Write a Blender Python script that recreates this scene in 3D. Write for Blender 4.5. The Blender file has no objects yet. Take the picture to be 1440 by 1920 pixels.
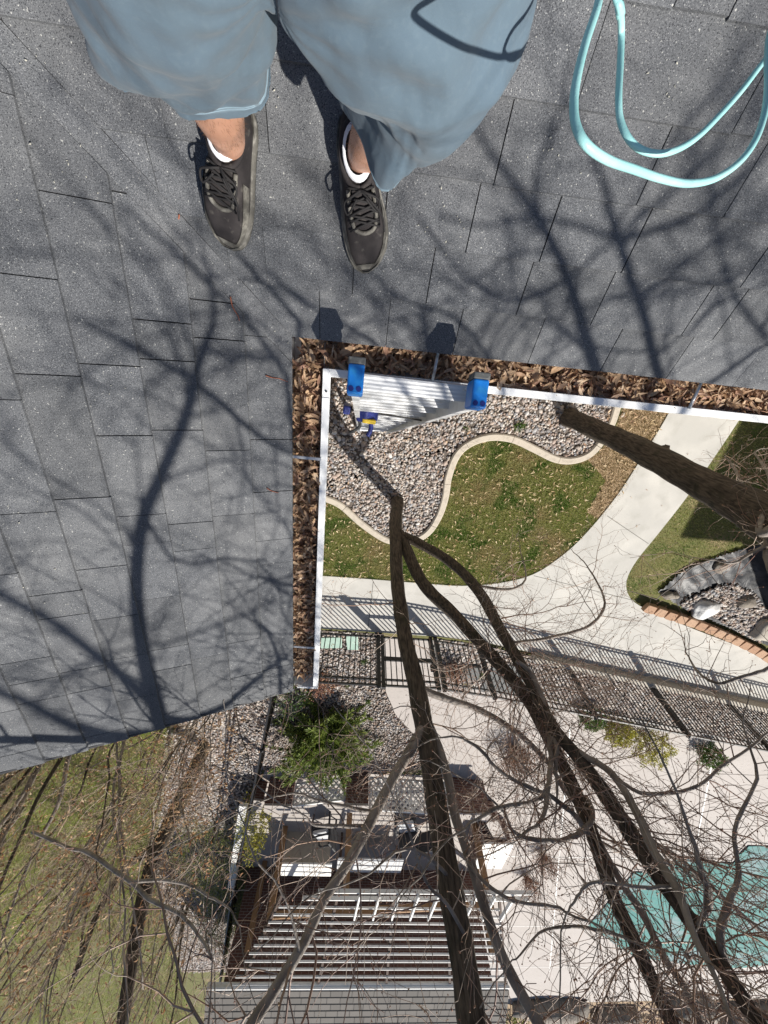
import bpy, math, random
import numpy as np
from mathutils import Vector, Matrix
random.seed(7); rng = np.random.default_rng(7)
scene = bpy.context.scene
C = scene.collection
R = math.radians

# ------------------------------------------------------------------ camera
HC = 6.8                                            # lens height above the yard, metres
FPX = 720.0                                         # focal length in photo pixels (1440 wide)
dn = np.array([-20., -370., 720.]); dn /= np.linalg.norm(dn)        # straight down, camera axes x right, y down, z forward
fw = np.array([-167., 1410., 720.]); fw -= dn * fw.dot(dn); fw /= np.linalg.norm(fw)
rt = np.cross(fw, dn)
if rt[0] < 0: rt = -rt
MW = np.array([rt, -fw, -dn])                       # camera axes -> world axes
cam_d = bpy.data.cameras.new('camera'); cam = bpy.data.objects.new('camera', cam_d); C.objects.link(cam)
cam_d.sensor_fit = 'HORIZONTAL'; cam_d.sensor_width = 36; cam_d.lens = 18; cam_d.clip_start = 0.02; cam_d.clip_end = 2000
m3 = MW @ np.array([[1, 0, 0], [0, -1, 0], [0, 0, -1.]])
cam.matrix_world = Matrix.Translation((0, 0, HC)) @ Matrix(m3.tolist()).to_4x4()
scene.camera = cam
scene.render.resolution_x, scene.render.resolution_y = 768, 1024

# ------------------------------------------------------------------ sky, sun, exposure
SUN_EL = 46.0
sh = np.array([0.67, -0.742]); sh /= np.linalg.norm(sh)
SUN = np.array([sh[0] * math.cos(R(SUN_EL)), sh[1] * math.cos(R(SUN_EL)), math.sin(R(SUN_EL))])
world = bpy.data.worlds.new('World'); scene.world = world; world.use_nodes = True
wn = world.node_tree.nodes; wl = world.node_tree.links
sky = wn.new('ShaderNodeTexSky'); sky.sky_type = 'NISHITA'; sky.sun_disc = False
sky.sun_elevation = R(SUN_EL); sky.sun_rotation = math.atan2(SUN[0], SUN[1])
wl.new(sky.outputs[0], wn['Background'].inputs[0]); wn['Background'].inputs[1].default_value = 0.062
sd = bpy.data.lights.new('sun', 'SUN'); sd.energy = 5.0; sd.angle = R(0.53); sd.color = (1, 0.95, 0.87)
so = bpy.data.objects.new('sun', sd); C.objects.link(so)
so.rotation_euler = Vector((-SUN).tolist()).to_track_quat('-Z', 'Y').to_euler(); so.location = (20, -22, 30)
scene.view_settings.view_transform = 'Standard'; scene.view_settings.look = 'None'
scene.view_settings.exposure = 0.52; scene.view_settings.gamma = 1

# ------------------------------------------------------------------ pixel -> direction -> point on a known surface
O = np.array([0, 0, HC])
TP = 5.0 / 12.0                                     # roof pitch
ZE, YE, XE = 5.25, -0.097, -0.292                   # eave height, eave lines of the two slopes
def ray(px, py): return MW @ np.array([px - 720., py - 960., FPX])
def at(px, py, z=0.0): r = ray(px, py); return O + r * ((z - HC) / r[2])
def atY(px, py, Y): r = ray(px, py); return O + r * (Y / r[1])
def atD(px, py, d): r = ray(px, py); return O + r * (d / FPX)
def onA(px, py, off=0): r = ray(px, py); return O + r * ((ZE + off - YE * TP - HC) / (r[2] - r[1] * TP))
def onB(px, py, off=0): r = ray(px, py); return O + r * ((ZE + off + XE * TP - HC) / (r[2] + r[0] * TP))
def zA(y): return ZE + (y - YE) * TP
def zB(x): return ZE + (XE - x) * TP
def depth(p): return float((MW.T @ (np.asarray(p) - O))[2])
def G(lst, z=0.0): return [at(a, b, z) for a, b in lst]

# ------------------------------------------------------------------ object helpers
def tag(o, label=None, cat=None, group=None, kind=None):
    if label: o['label'] = label
    if cat: o['category'] = cat
    if group: o['group'] = group
    if kind: o['kind'] = kind
    return o
def empty(name, loc, label=None, cat=None, group=None, kind=None):
    o = bpy.data.objects.new(name, None); C.objects.link(o); o.location = tuple(float(v) for v in loc); o.empty_display_size = 0.1
    return tag(o, label, cat, group, kind)
def link(name, me, mat, parent=None, smooth=False):
    o = bpy.data.objects.new(name, me); C.objects.link(o)
    if mat is not None and not me.materials: me.materials.append(mat)
    if smooth: me.shade_smooth()
    if parent is not None:
        o.parent = parent
        o.matrix_parent_inverse = Matrix.Translation(Vector(parent.location)).inverted()   # parts are built in world coordinates
    return o
class MB:
    def __init__(s): s.v = []; s.f = []
    def add(s, V, F):
        n = len(s.v); s.v += [tuple(map(float, p)) for p in V]; s.f += [tuple(i + n for i in q) for q in F]; return s
    def box(s, c, d, rot=None):
        V = [np.array([x * d[0] / 2, y * d[1] / 2, z * d[2] / 2]) for x in (-1, 1) for y in (-1, 1) for z in (-1, 1)]
        if rot is not None: V = [rot @ p for p in V]
        return s.add([np.asarray(c) + p for p in V], [(0, 1, 3, 2), (4, 6, 7, 5), (0, 4, 5, 1), (2, 3, 7, 6), (0, 2, 6, 4), (1, 5, 7, 3)])
    def bar(s, a, b, w, h, up=(0, 0, 1)):
        a = np.asarray(a, float); b = np.asarray(b, float); d = b - a; L = np.linalg.norm(d); d /= L
        u = np.asarray(up, float); sx = np.cross(d, u)
        if np.linalg.norm(sx) < 1e-4: sx = np.cross(d, (0, 1, 0))
        sx /= np.linalg.norm(sx); u = np.cross(sx, d)
        return s.box((a + b) / 2, (L, w, h), np.array([d, sx, u]).T)
    def tube(s, P, r, k=6, cap=True):
        V, F = tube(P, r, k, cap); return s.add(V, F)
    def prism(s, poly, z0, z1):
        n = len(poly); V = [(p[0], p[1], z0) for p in poly] + [(p[0], p[1], z1) for p in poly]
        F = [tuple(range(n - 1, -1, -1)), tuple(range(n, 2 * n))] + [(i, (i + 1) % n, n + (i + 1) % n, n + i) for i in range(n)]
        return s.add(V, F)
    def mesh(s, name='m'):
        me = bpy.data.meshes.new(name); me.from_pydata(s.v, [], s.f); me.update(); return me
    def build(s, name, mat, parent=None, smooth=False, bevel=0):
        o = link(name, s.mesh(name), mat, parent, smooth)
        if bevel:
            b = o.modifiers.new('bevel', 'BEVEL'); b.width = bevel; b.segments = 2; b.limit_method = 'ANGLE'
        return o
def tube(P, r, k=6, cap=True):
    P = np.asarray(P, float); n = len(P); r = np.broadcast_to(np.asarray(r, float), (n,))
    T = np.gradient(P, axis=0); T /= (np.linalg.norm(T, axis=1, keepdims=True) + 1e-12)
    u = np.cross(T[0], (0.31, 0.17, 0.93))
    if np.linalg.norm(u) < 1e-3: u = np.cross(T[0], (1, 0, 0))
    U = np.empty_like(P)
    for i in range(n):
        u = u - T[i] * u.dot(T[i]); u = u / (np.linalg.norm(u) + 1e-12); U[i] = u
    W = np.cross(T, U); a = np.arange(k) * 2 * np.pi / k
    V = P[:, None, :] + r[:, None, None] * (np.cos(a)[None, :, None] * U[:, None, :] + np.sin(a)[None, :, None] * W[:, None, :])
    V = V.reshape(-1, 3)
    F = [(i * k + j, i * k + (j + 1) % k, (i + 1) * k + (j + 1) % k, (i + 1) * k + j) for i in range(n - 1) for j in range(k)]
    if cap: F += [tuple(range(k - 1, -1, -1)), tuple((n - 1) * k + j for j in range(k))]
    return V, F
def np_mesh(name, V, F):
    """V (n,3), F (m,3|4) index arrays -> mesh, fast"""
    me = bpy.data.meshes.new(name); V = np.ascontiguousarray(V, dtype=np.float32); F = np.ascontiguousarray(F, dtype=np.int32)
    m, k = F.shape
    me.vertices.add(len(V)); me.vertices.foreach_set('co', V.ravel())
    me.loops.add(m * k); me.loops.foreach_set('vertex_index', F.ravel())
    me.polygons.add(m); me.polygons.foreach_set('loop_start', np.arange(0, m * k, k, dtype=np.int32))
    me.polygons.foreach_set('loop_total', np.full(m, k, dtype=np.int32))
    me.update(calc_edges=True); me.validate(); return me
def rotmats(n, tilt=None):
    """random rotations: any yaw, tilt of given spread (None = any)"""
    q = rng.normal(size=(n, 4)); q /= np.linalg.norm(q, axis=1, keepdims=True)
    if tilt is not None:
        yaw = rng.uniform(0, 2 * np.pi, n); ax = rng.uniform(0, 2 * np.pi, n); t = rng.normal(0, tilt, n) / 2
        q1 = np.stack([np.cos(yaw / 2), 0 * yaw, 0 * yaw, np.sin(yaw / 2)], 1)
        q2 = np.stack([np.cos(t), np.sin(t) * np.cos(ax), np.sin(t) * np.sin(ax), 0 * t], 1)
        a, b = q2, q1
        q = np.stack([a[:, 0]*b[:, 0]-a[:, 1]*b[:, 1]-a[:, 2]*b[:, 2]-a[:, 3]*b[:, 3], a[:, 0]*b[:, 1]+a[:, 1]*b[:, 0]+a[:, 2]*b[:, 3]-a[:, 3]*b[:, 2],
                      a[:, 0]*b[:, 2]-a[:, 1]*b[:, 3]+a[:, 2]*b[:, 0]+a[:, 3]*b[:, 1], a[:, 0]*b[:, 3]+a[:, 1]*b[:, 2]-a[:, 2]*b[:, 1]+a[:, 3]*b[:, 0]], 1)
    w, x, y, z = q.T
    return np.stack([np.stack([1-2*(y*y+z*z), 2*(x*y-z*w), 2*(x*z+y*w)], 1), np.stack([2*(x*y+z*w), 1-2*(x*x+z*z), 2*(y*z-x*w)], 1), np.stack([2*(x*z-y*w), 2*(y*z+x*w), 1-2*(x*x+y*y)], 1)], 1)
def scatter_mesh(name, tv, tf, pos, rot, scl):
    tv = np.asarray(tv, float); tf = np.asarray(tf); pos = np.asarray(pos); scl = np.asarray(scl, float)
    if scl.ndim == 1: scl = np.repeat(scl[:, None], 3, 1)
    V = np.einsum('nij,nkj->nki', rot, tv[None] * scl[:, None, :]) + pos[:, None, :]
    n, k = len(pos), len(tv)
    F = tf[None] + (np.arange(n) * k)[:, None, None]
    return np_mesh(name, V.reshape(-1, 3), F.reshape(-1, tf.shape[1]))
def inpoly(P, poly):
    P = np.asarray(P); x, y = P[:, 0], P[:, 1]; c = np.zeros(len(P), bool); n = len(poly)
    for i in range(n):
        x1, y1 = poly[i][0], poly[i][1]; x2, y2 = poly[i - 1][0], poly[i - 1][1]
        k = ((y1 > y) != (y2 > y)) & (x < (x2 - x1) * (y - y1) / (y2 - y1 + 1e-12) + x1); c ^= k
    return c
def rand_in(poly, n, cut=None):
    q = np.array([(p[0], p[1]) for p in poly]); lo, hi = q.min(0), q.max(0); out = []; tot = 0
    while tot < n:
        p = rng.uniform(lo, hi, (max(n, 500), 2)); p = p[inpoly(p, poly)]
        if cut is not None:
            for c in cut: p = p[~inpoly(p, c)]
        out.append(p); tot += len(p)
    return np.concatenate(out)[:n]
def smooth_line(P, n=6):
    P = np.asarray(P, float); out = []
    for i in range(len(P) - 1):
        p0, p1, p2, p3 = P[max(i - 1, 0)], P[i], P[i + 1], P[min(i + 2, len(P) - 1)]
        for t in np.arange(n) / n:
            out.append(0.5 * ((2 * p1) + (-p0 + p2) * t + (2 * p0 - 5 * p1 + 4 * p2 - p3) * t * t + (-p0 + 3 * p1 - 3 * p2 + p3) * t ** 3))
    out.append(P[-1]); return np.array(out)
def sheet(name, poly, z, mat, parent=None):
    me = bpy.data.meshes.new(name); me.from_pydata([(float(p[0]), float(p[1]), z) for p in poly], [], [tuple(range(len(poly)))]); me.update()
    o = link(name, me, mat, parent)
    if me.polygons[0].normal.z < 0: me.flip_normals()
    return o

# ------------------------------------------------------------------ materials
def mat(name, col, rough=0.7, metal=0.0, spec=None, var=None, bump=None, island=None, objrand=None, stain=None, coords='Object', extra=None):
    """col: base colour; var: list of (scale, detail, colour, lo, hi) noise mixes; island / objrand: ramp of colours picked per loose piece / per object"""
    m = bpy.data.materials.new(name); m.use_nodes = True; nt = m.node_tree; N = nt.nodes; L = nt.links; b = N['Principled BSDF']
    b.inputs['Roughness'].default_value = rough; b.inputs['Metallic'].default_value = metal
    if spec is not None: b.inputs['Specular IOR Level'].default_value = spec
    tc = N.new('ShaderNodeTexCoord'); src = tc.outputs[coords]
    rgb = N.new('ShaderNodeRGB'); rgb.outputs[0].default_value = (*col, 1); cur = rgb.outputs[0]
    ramp_src = None
    if island or objrand:
        if island: g = N.new('ShaderNodeNewGeometry'); ramp_src = g.outputs['Random Per Island']
        else: g = N.new('ShaderNodeObjectInfo'); ramp_src = g.outputs['Random']
        cr = N.new('ShaderNodeValToRGB'); cols = island or objrand; e = cr.color_ramp.elements
        while len(e) < len(cols): e.new(0.5)
        for i, c_ in enumerate(cols): e[i].position = i / (len(cols) - 1); e[i].color = (*c_, 1)
        L.new(ramp_src, cr.inputs[0]); cur = cr.outputs[0]
    for (sc, det, c_, lo, hi) in (var or []):
        nz = N.new('ShaderNodeTexNoise'); nz.inputs['Scale'].default_value = sc; nz.inputs['Detail'].default_value = det; L.new(src, nz.inputs['Vector'])
        mr = N.new('ShaderNodeMapRange'); mr.inputs[1].default_value = lo; mr.inputs[2].default_value = hi; L.new(nz.outputs[0], mr.inputs[0])
        mx = N.new('ShaderNodeMix'); mx.data_type = 'RGBA'; L.new(mr.outputs[0], mx.inputs[0]); L.new(cur, mx.inputs[6]); mx.inputs[7].default_value = (*c_, 1); cur = mx.outputs[2]
    L.new(cur, b.inputs['Base Color'])
    if bump:
        prev = None
        for (sc, det, st, dist) in bump:
            nz = N.new('ShaderNodeTexNoise'); nz.inputs['Scale'].default_value = sc; nz.inputs['Detail'].default_value = det; L.new(src, nz.inputs['Vector'])
            bp = N.new('ShaderNodeBump'); bp.inputs['Strength'].default_value = st; bp.inputs['Distance'].default_value = dist; L.new(nz.outputs[0], bp.inputs['Height'])
            if prev: L.new(prev, bp.inputs['Normal'])
            prev = bp.outputs[0]
        L.new(prev, b.inputs['Normal'])
    if extra: extra(nt, b, src, cur)
    return m
def translucent(m, amt, col):
    nt = m.node_tree; N = nt.nodes; L = nt.links; b = N['Principled BSDF']; t = N.new('ShaderNodeBsdfTranslucent'); x = N.new('ShaderNodeMixShader')
    src = b.inputs['Base Color'].links[0].from_socket; L.new(src, t.inputs[0]); x.inputs[0].default_value = amt
    L.new(b.outputs[0], x.inputs[1]); L.new(t.outputs[0], x.inputs[2]); L.new(x.outputs[0], N['Material Output'].inputs[0]); return m
def brickmat(name, c1, c2, mortar, w, h, sc=1.0):
    def ex(nt, b, src, cur):
        N, L = nt.nodes, nt.links
        mp = N.new('ShaderNodeMapping'); L.new(src, mp.inputs[0]); cx = N.new('ShaderNodeSeparateXYZ'); L.new(mp.outputs[0], cx.inputs[0])
        ad = N.new('ShaderNodeMath'); L.new(cx.outputs[0], ad.inputs[0]); L.new(cx.outputs[1], ad.inputs[1])
        co = N.new('ShaderNodeCombineXYZ'); L.new(ad.outputs[0], co.inputs[0]); L.new(cx.outputs[2], co.inputs[1])
        br = N.new('ShaderNodeTexBrick'); L.new(co.outputs[0], br.inputs[0]); br.inputs['Color1'].default_value = (*c1, 1); br.inputs['Color2'].default_value = (*c2, 1); br.inputs['Mortar'].default_value = (*mortar, 1)
        br.inputs['Scale'].default_value = sc; br.inputs['Brick Width'].default_value = w; br.inputs['Row Height'].default_value = h; br.inputs['Mortar Size'].default_value = 0.008
        L.new(br.outputs[0], b.inputs['Base Color'])
        bp = N.new('ShaderNodeBump'); bp.inputs['Strength'].default_value = 0.6; bp.inputs['Distance'].default_value = -0.008; L.new(br.outputs['Fac'], bp.inputs['Height']); L.new(bp.outputs[0], b.inputs['Normal'])
    return mat(name, c1, 0.9, extra=ex)
def shingle_extra(nt, b, src, cur):
    """light mineral specks of two sizes over the dark granules"""
    N, L = nt.nodes, nt.links
    for sc, lo, hi, c_ in ((420, 0.63, 0.72, (0.33, 0.335, 0.34)), (160, 0.70, 0.75, (0.42, 0.42, 0.40))):
        nz = N.new('ShaderNodeTexNoise'); nz.inputs['Scale'].default_value = sc; nz.inputs['Detail'].default_value = 1.5; L.new(src, nz.inputs['Vector'])
        mr = N.new('ShaderNodeMapRange'); mr.inputs[1].default_value = lo; mr.inputs[2].default_value = hi; L.new(nz.outputs[0], mr.inputs[0])
        mx = N.new('ShaderNodeMix'); mx.data_type = 'RGBA'; L.new(mr.outputs[0], mx.inputs[0]); L.new(cur, mx.inputs[6]); mx.inputs[7].default_value = (*c_, 1); cur = mx.outputs[2]
    oi = N.new('ShaderNodeObjectInfo'); mr = N.new('ShaderNodeMapRange'); mr.inputs[3].default_value = 0.87; mr.inputs[4].default_value = 1.14; L.new(oi.outputs['Random'], mr.inputs[0])
    hs = N.new('ShaderNodeHueSaturation'); L.new(mr.outputs[0], hs.inputs['Value']); L.new(cur, hs.inputs['Color']); L.new(hs.outputs[0], b.inputs['Base Color'])
M = {}
M['shingle'] = mat('shingle', (0.072, 0.077, 0.086), 0.85, var=[(280, 2, (0.135, 0.141, 0.152), 0.40, 0.66), (3.0, 5, (0.150, 0.154, 0.160), 0.42, 0.70), (400, 1, (0.024, 0.026, 0.031), 0.55, 0.68)], bump=[(480, 2, 0.55, 0.003)], extra=shingle_extra)  # broad pale noise patches paint in some mottled light and shade
M['underlay'] = mat('underlay', (0.012, 0.012, 0.013), 0.95)
M['dust'] = mat('dust', (0.55, 0.53, 0.45), 0.95, var=[(120, 2, (0.42, 0.41, 0.36), 0.45, 0.6)])
M['white_metal'] = mat('white_metal', (0.78, 0.79, 0.80), 0.35, var=[(9, 4, (0.55, 0.55, 0.54), 0.55, 0.8), (60, 3, (0.45, 0.44, 0.42), 0.66, 0.8)], bump=[(40, 2, 0.05, 0.002)])
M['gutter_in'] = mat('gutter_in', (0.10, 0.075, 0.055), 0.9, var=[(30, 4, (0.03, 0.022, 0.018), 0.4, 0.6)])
M['steel'] = mat('steel', (0.62, 0.62, 0.62), 0.38, 0.8, var=[(50, 3, (0.35, 0.34, 0.33), 0.5, 0.8)])
M['alu'] = mat('alu', (0.74, 0.75, 0.76), 0.45, 0.15, var=[(20, 4, (0.55, 0.55, 0.54), 0.5, 0.8)], bump=[(90, 2, 0.06, 0.002)])
M['blue'] = mat('blue', (0.012, 0.20, 0.66), 0.42, var=[(35, 3, (0.03, 0.27, 0.66), 0.5, 0.7), (150, 3, (0.2, 0.33, 0.55), 0.68, 0.8)])
M['rubber'] = mat('rubber', (0.10, 0.105, 0.105), 0.8, var=[(60, 3, (0.2, 0.2, 0.19), 0.5, 0.75)])
M['navy'] = mat('navy', (0.022, 0.035, 0.22), 0.4, var=[(80, 2, (0.06, 0.08, 0.25), 0.5, 0.8)])
M['yellow'] = mat('yellow', (0.75, 0.52, 0.02), 0.5)
M['black_steel'] = mat('black_steel', (0.03, 0.03, 0.032), 0.45, 0.4)
M['iron'] = mat('iron', (0.012, 0.011, 0.011), 0.45, 0.2)
def cloth_extra(nt, b, src, cur):
    N, L = nt.nodes, nt.links
    b.inputs['Sheen Weight'].default_value = 0.08; b.inputs['Sheen Roughness'].default_value = 0.6
    prev = None
    for sc_, rt_, st_, ds_, di_ in (((8, 8, 3.5), (0.2, 0.6, 0.3), 0.55, 0.014, 0.7), ((22, 18, 8), (0.5, -0.7, 0.2), 0.30, 0.005, 0.8), ((8, 8, 20), (0.1, 0.25, 0), 0.35, 0.006, 0.6)):
        mp = N.new('ShaderNodeMapping'); mp.inputs['Scale'].default_value = sc_; mp.inputs['Rotation'].default_value = rt_; L.new(src, mp.inputs[0])
        n1 = N.new('ShaderNodeTexNoise'); n1.inputs['Scale'].default_value = 1.2; n1.inputs['Detail'].default_value = 2.5; n1.inputs['Distortion'].default_value = di_; L.new(mp.outputs[0], n1.inputs['Vector'])
        b1 = N.new('ShaderNodeBump'); b1.inputs['Strength'].default_value = st_; b1.inputs['Distance'].default_value = ds_; L.new(n1.outputs[0], b1.inputs['Height'])
        if prev is not None: L.new(prev, b1.inputs['Normal'])
        prev = b1.outputs[0]
    n2 = N.new('ShaderNodeTexNoise'); n2.inputs['Scale'].default_value = 900; L.new(src, n2.inputs['Vector'])
    b2 = N.new('ShaderNodeBump'); b2.inputs['Strength'].default_value = 0.25; b2.inputs['Distance'].default_value = 0.001; L.new(n2.outputs[0], b2.inputs['Height']); L.new(b1.outputs[0], b2.inputs['Normal'])
    L.new(b2.outputs[0], b.inputs['Normal'])
M['shorts'] = mat('shorts', (0.088, 0.134, 0.178), 0.85, var=[(9, 3, (0.094, 0.14, 0.18), 0.4, 0.7), (4, 2, (0.075, 0.116, 0.154), 0.5, 0.7), (140, 3, (0.105, 0.152, 0.192), 0.5, 0.8)], extra=cloth_extra)
M['stitch'] = mat('stitch', (0.20, 0.28, 0.34), 0.8)
M['cord'] = mat('cord', (0.012, 0.018, 0.030), 0.7)
M['shirt'] = mat('shirt', (0.20, 0.20, 0.21), 0.9)
M['skin'] = mat('skin', (0.55, 0.30, 0.20), 0.5, var=[(14, 3, (0.62, 0.36, 0.26), 0.4, 0.65), (60, 3, (0.42, 0.21, 0.13), 0.55, 0.75), (9, 2, (0.45, 0.24, 0.16), 0.5, 0.7)], bump=[(160, 2, 0.25, 0.002)])
M['skin'].node_tree.nodes['Principled BSDF'].inputs['Subsurface Weight'].default_value = 0.08
M['skin'].node_tree.nodes['Principled BSDF'].inputs['Subsurface Radius'].default_value = (0.02, 0.008, 0.004)
M['hair'] = mat('hair', (0.16, 0.075, 0.035), 0.6)
M['sock'] = mat('sock', (0.75, 0.76, 0.80), 0.9, bump=[(400, 1, 0.3, 0.002)])
M['shoe'] = mat('shoe', (0.016, 0.013, 0.014), 0.85, var=[(14, 4, (0.042, 0.036, 0.036), 0.45, 0.75), (45, 4, (0.10, 0.092, 0.082), 0.60, 0.80)], bump=[(700, 1, 0.4, 0.0015), (30, 3, 0.25, 0.006)])
M['shoe_trim'] = mat('shoe_trim', (0.085, 0.08, 0.07), 0.7, var=[(40, 4, (0.24, 0.23, 0.20), 0.45, 0.7), (80, 3, (0.045, 0.04, 0.036), 0.55, 0.75)], bump=[(90, 3, 0.3, 0.003)])
M['sole'] = mat('sole', (0.11, 0.105, 0.092), 0.8, var=[(35, 4, (0.26, 0.25, 0.225), 0.5, 0.7), (60, 3, (0.09, 0.085, 0.075), 0.5, 0.7)], bump=[(120, 3, 0.4, 0.003)])
M['lace'] = mat('lace', (0.012, 0.011, 0.012), 0.8)
M['hose'] = mat('hose', (0.33, 0.66, 0.66), 0.45, var=[(30, 2, (0.40, 0.71, 0.71), 0.4, 0.7)], bump=[(600, 1, 0.3, 0.0006)])
LEAFC = [(0.46, 0.29, 0.165), (0.60, 0.42, 0.26), (0.19, 0.10, 0.062), (0.52, 0.33, 0.185), (0.70, 0.53, 0.36), (0.26, 0.135, 0.09), (0.58, 0.40, 0.245), (0.40, 0.22, 0.15), (0.72, 0.57, 0.41)]
M['leaf'] = translucent(mat('leaf', LEAFC[0], 0.65, objrand=LEAFC, var=[(40, 3, (0.15, 0.075, 0.04), 0.55, 0.75)]), 0.2, None)
M['leaf_s'] = translucent(mat('leaf_s', LEAFC[0], 0.65, island=LEAFC, var=[(25, 3, (0.13, 0.065, 0.035), 0.55, 0.75)]), 0.2, None)
M['leaf_pale'] = translucent(mat('leaf_pale', LEAFC[0], 0.7, island=[(0.52, 0.40, 0.24), (0.42, 0.30, 0.15), (0.60, 0.49, 0.32), (0.34, 0.21, 0.10), (0.56, 0.44, 0.27)]), 0.15, None)
M['leaf_rust'] = translucent(mat('leaf_rust', LEAFC[0], 0.7, island=[(0.34, 0.13, 0.045), (0.45, 0.22, 0.08), (0.25, 0.10, 0.04), (0.50, 0.30, 0.14), (0.38, 0.16, 0.05)]), 0.3, None)
PEB = [(0.342, 0.277, 0.224), (0.177, 0.177, 0.189), (0.472, 0.413, 0.354), (0.271, 0.189, 0.147), (0.566, 0.525, 0.472), (0.118, 0.118, 0.130), (0.413, 0.325, 0.260), (0.248, 0.254, 0.271), (0.637, 0.602, 0.566), (0.319, 0.224, 0.177), (0.153, 0.159, 0.177)]
M['pebble'] = mat('pebble', PEB[0], 0.75, objrand=PEB, var=[(45, 3, (0.24, 0.21, 0.19), 0.55, 0.8)])
M['pebble_s'] = mat('pebble_s', PEB[0], 0.75, island=PEB, var=[(45, 3, (0.24, 0.21, 0.19), 0.55, 0.8)])
M['grit'] = mat('grit', (0.14, 0.115, 0.095), 0.95, var=[(60, 3, (0.06, 0.05, 0.045), 0.45, 0.6)])
CONC_V = [(1.3, 5, (0.50, 0.485, 0.45), 0.42, 0.68), (4, 6, (0.355, 0.345, 0.315), 0.52, 0.76), (60, 3, (0.42, 0.41, 0.385), 0.5, 0.75), (220, 2, (0.34, 0.33, 0.31), 0.62, 0.75)]
M['concrete'] = mat('concrete', (0.44, 0.43, 0.40), 0.85, var=CONC_V, bump=[(160, 3, 0.15, 0.004)], objrand=[(0.40, 0.39, 0.365), (0.47, 0.46, 0.43)])
M['deck'] = mat('deck', (0.36, 0.325, 0.30), 0.8, var=[(0.6, 4, (0.41, 0.375, 0.35), 0.4, 0.7), (7, 4, (0.30, 0.27, 0.25), 0.56, 0.78), (40, 3, (0.31, 0.285, 0.265), 0.5, 0.75)], objrand=[(0.35, 0.317, 0.29), (0.38, 0.345, 0.318)], bump=[(100, 3, 0.15, 0.004)])
M['kerb'] = mat('kerb', (0.46, 0.41, 0.34), 0.9, var=[(12, 4, (0.34, 0.30, 0.25), 0.5, 0.75), (90, 3, (0.28, 0.25, 0.21), 0.6, 0.75)], bump=[(120, 3, 0.4, 0.006)])
M['wall'] = mat('wall', (0.40, 0.365, 0.31), 0.9, var=[(8, 4, (0.33, 0.30, 0.26), 0.5, 0.75)], bump=[(120, 3, 0.3, 0.005)])
M['block'] = mat('block', (0.40, 0.25, 0.16), 0.95, objrand=[(0.36, 0.215, 0.135), (0.44, 0.29, 0.195), (0.38, 0.24, 0.155)], var=[(30, 4, (0.27, 0.165, 0.11), 0.5, 0.75)], bump=[(40, 4, 0.6, 0.012)])
M['soil'] = mat('soil', (0.13, 0.135, 0.045), 1.0, var=[(1.1, 4, (0.30, 0.225, 0.125), 0.55, 0.70), (14, 4, (0.18, 0.16, 0.065), 0.45, 0.7), (90, 3, (0.05, 0.045, 0.02), 0.5, 0.7)], bump=[(60, 3, 0.6, 0.02)])
M['dirt'] = mat('dirt', (0.36, 0.265, 0.17), 1.0, var=[(9, 4, (0.26, 0.185, 0.115), 0.45, 0.7), (70, 3, (0.33, 0.25, 0.165), 0.55, 0.75)], bump=[(50, 4, 0.6, 0.02)])
def grass_extra(nt, b, src, cur):
    pass
GR = [(0.25, 0.31, 0.07), (0.33, 0.38, 0.10), (0.19, 0.26, 0.055), (0.40, 0.41, 0.14), (0.54, 0.48, 0.23), (0.29, 0.345, 0.085), (0.62, 0.54, 0.32)]
M['grass'] = translucent(mat('grass', GR[0], 0.7, island=GR, var=[(0.9, 3, (0.50, 0.41, 0.23), 0.50, 0.68), (2.2, 2, (0.12, 0.22, 0.03), 0.52, 0.60)]), 0.3, None)
M['grass_green'] = translucent(mat('grass_green', GR[0], 0.7, island=[(0.28, 0.36, 0.07), (0.37, 0.44, 0.10), (0.21, 0.30, 0.05), (0.48, 0.48, 0.17), (0.33, 0.41, 0.08), (0.58, 0.52, 0.26)], var=[(1.3, 3, (0.34, 0.30, 0.13), 0.55, 0.72)]), 0.3, None)
M['grass_dry'] = translucent(mat('grass_dry', GR[0], 0.75, island=[(0.50, 0.385, 0.235), (0.43, 0.31, 0.18), (0.26, 0.24, 0.09), (0.57, 0.45, 0.29)]), 0.2, None)
M['tuft'] = translucent(mat('tuft', (0.06, 0.12, 0.02), 0.6, island=[(0.05, 0.12, 0.02), (0.10, 0.18, 0.03), (0.14, 0.22, 0.04), (0.04, 0.08, 0.02)]), 0.3, None)
def bark_extra(nt, b, src, cur):
    N, L = nt.nodes, nt.links
    mp = N.new('ShaderNodeMapping'); mp.inputs['Scale'].default_value = (55, 55, 9); L.new(src, mp.inputs[0])
    n1 = N.new('ShaderNodeTexNoise'); n1.inputs['Scale'].default_value = 1; n1.inputs['Detail'].default_value = 5; L.new(mp.outputs[0], n1.inputs['Vector'])
    b1 = N.new('ShaderNodeBump'); b1.inputs['Strength'].default_value = 0.9; b1.inputs['Distance'].default_value = 0.02; L.new(n1.outputs[0], b1.inputs['Height']); L.new(b1.outputs[0], b.inputs['Normal'])
    mr = N.new('ShaderNodeMapRange'); mr.inputs[1].default_value = 0.35; mr.inputs[2].default_value = 0.62; L.new(n1.outputs[0], mr.inputs[0])
    mx = N.new('ShaderNodeMix'); mx.data_type = 'RGBA'; mx.inputs[6].default_value = (0.030, 0.022, 0.016, 1); L.new(mr.outputs[0], mx.inputs[0]); L.new(cur, mx.inputs[7]); L.new(mx.outputs[2], b.inputs['Base Color'])
M['bark'] = mat('bark', (0.125, 0.096, 0.070), 0.9, var=[(3, 4, (0.095, 0.074, 0.054), 0.45, 0.7), (7, 3, (0.046, 0.042, 0.024), 0.55, 0.7)], extra=bark_extra)
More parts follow.
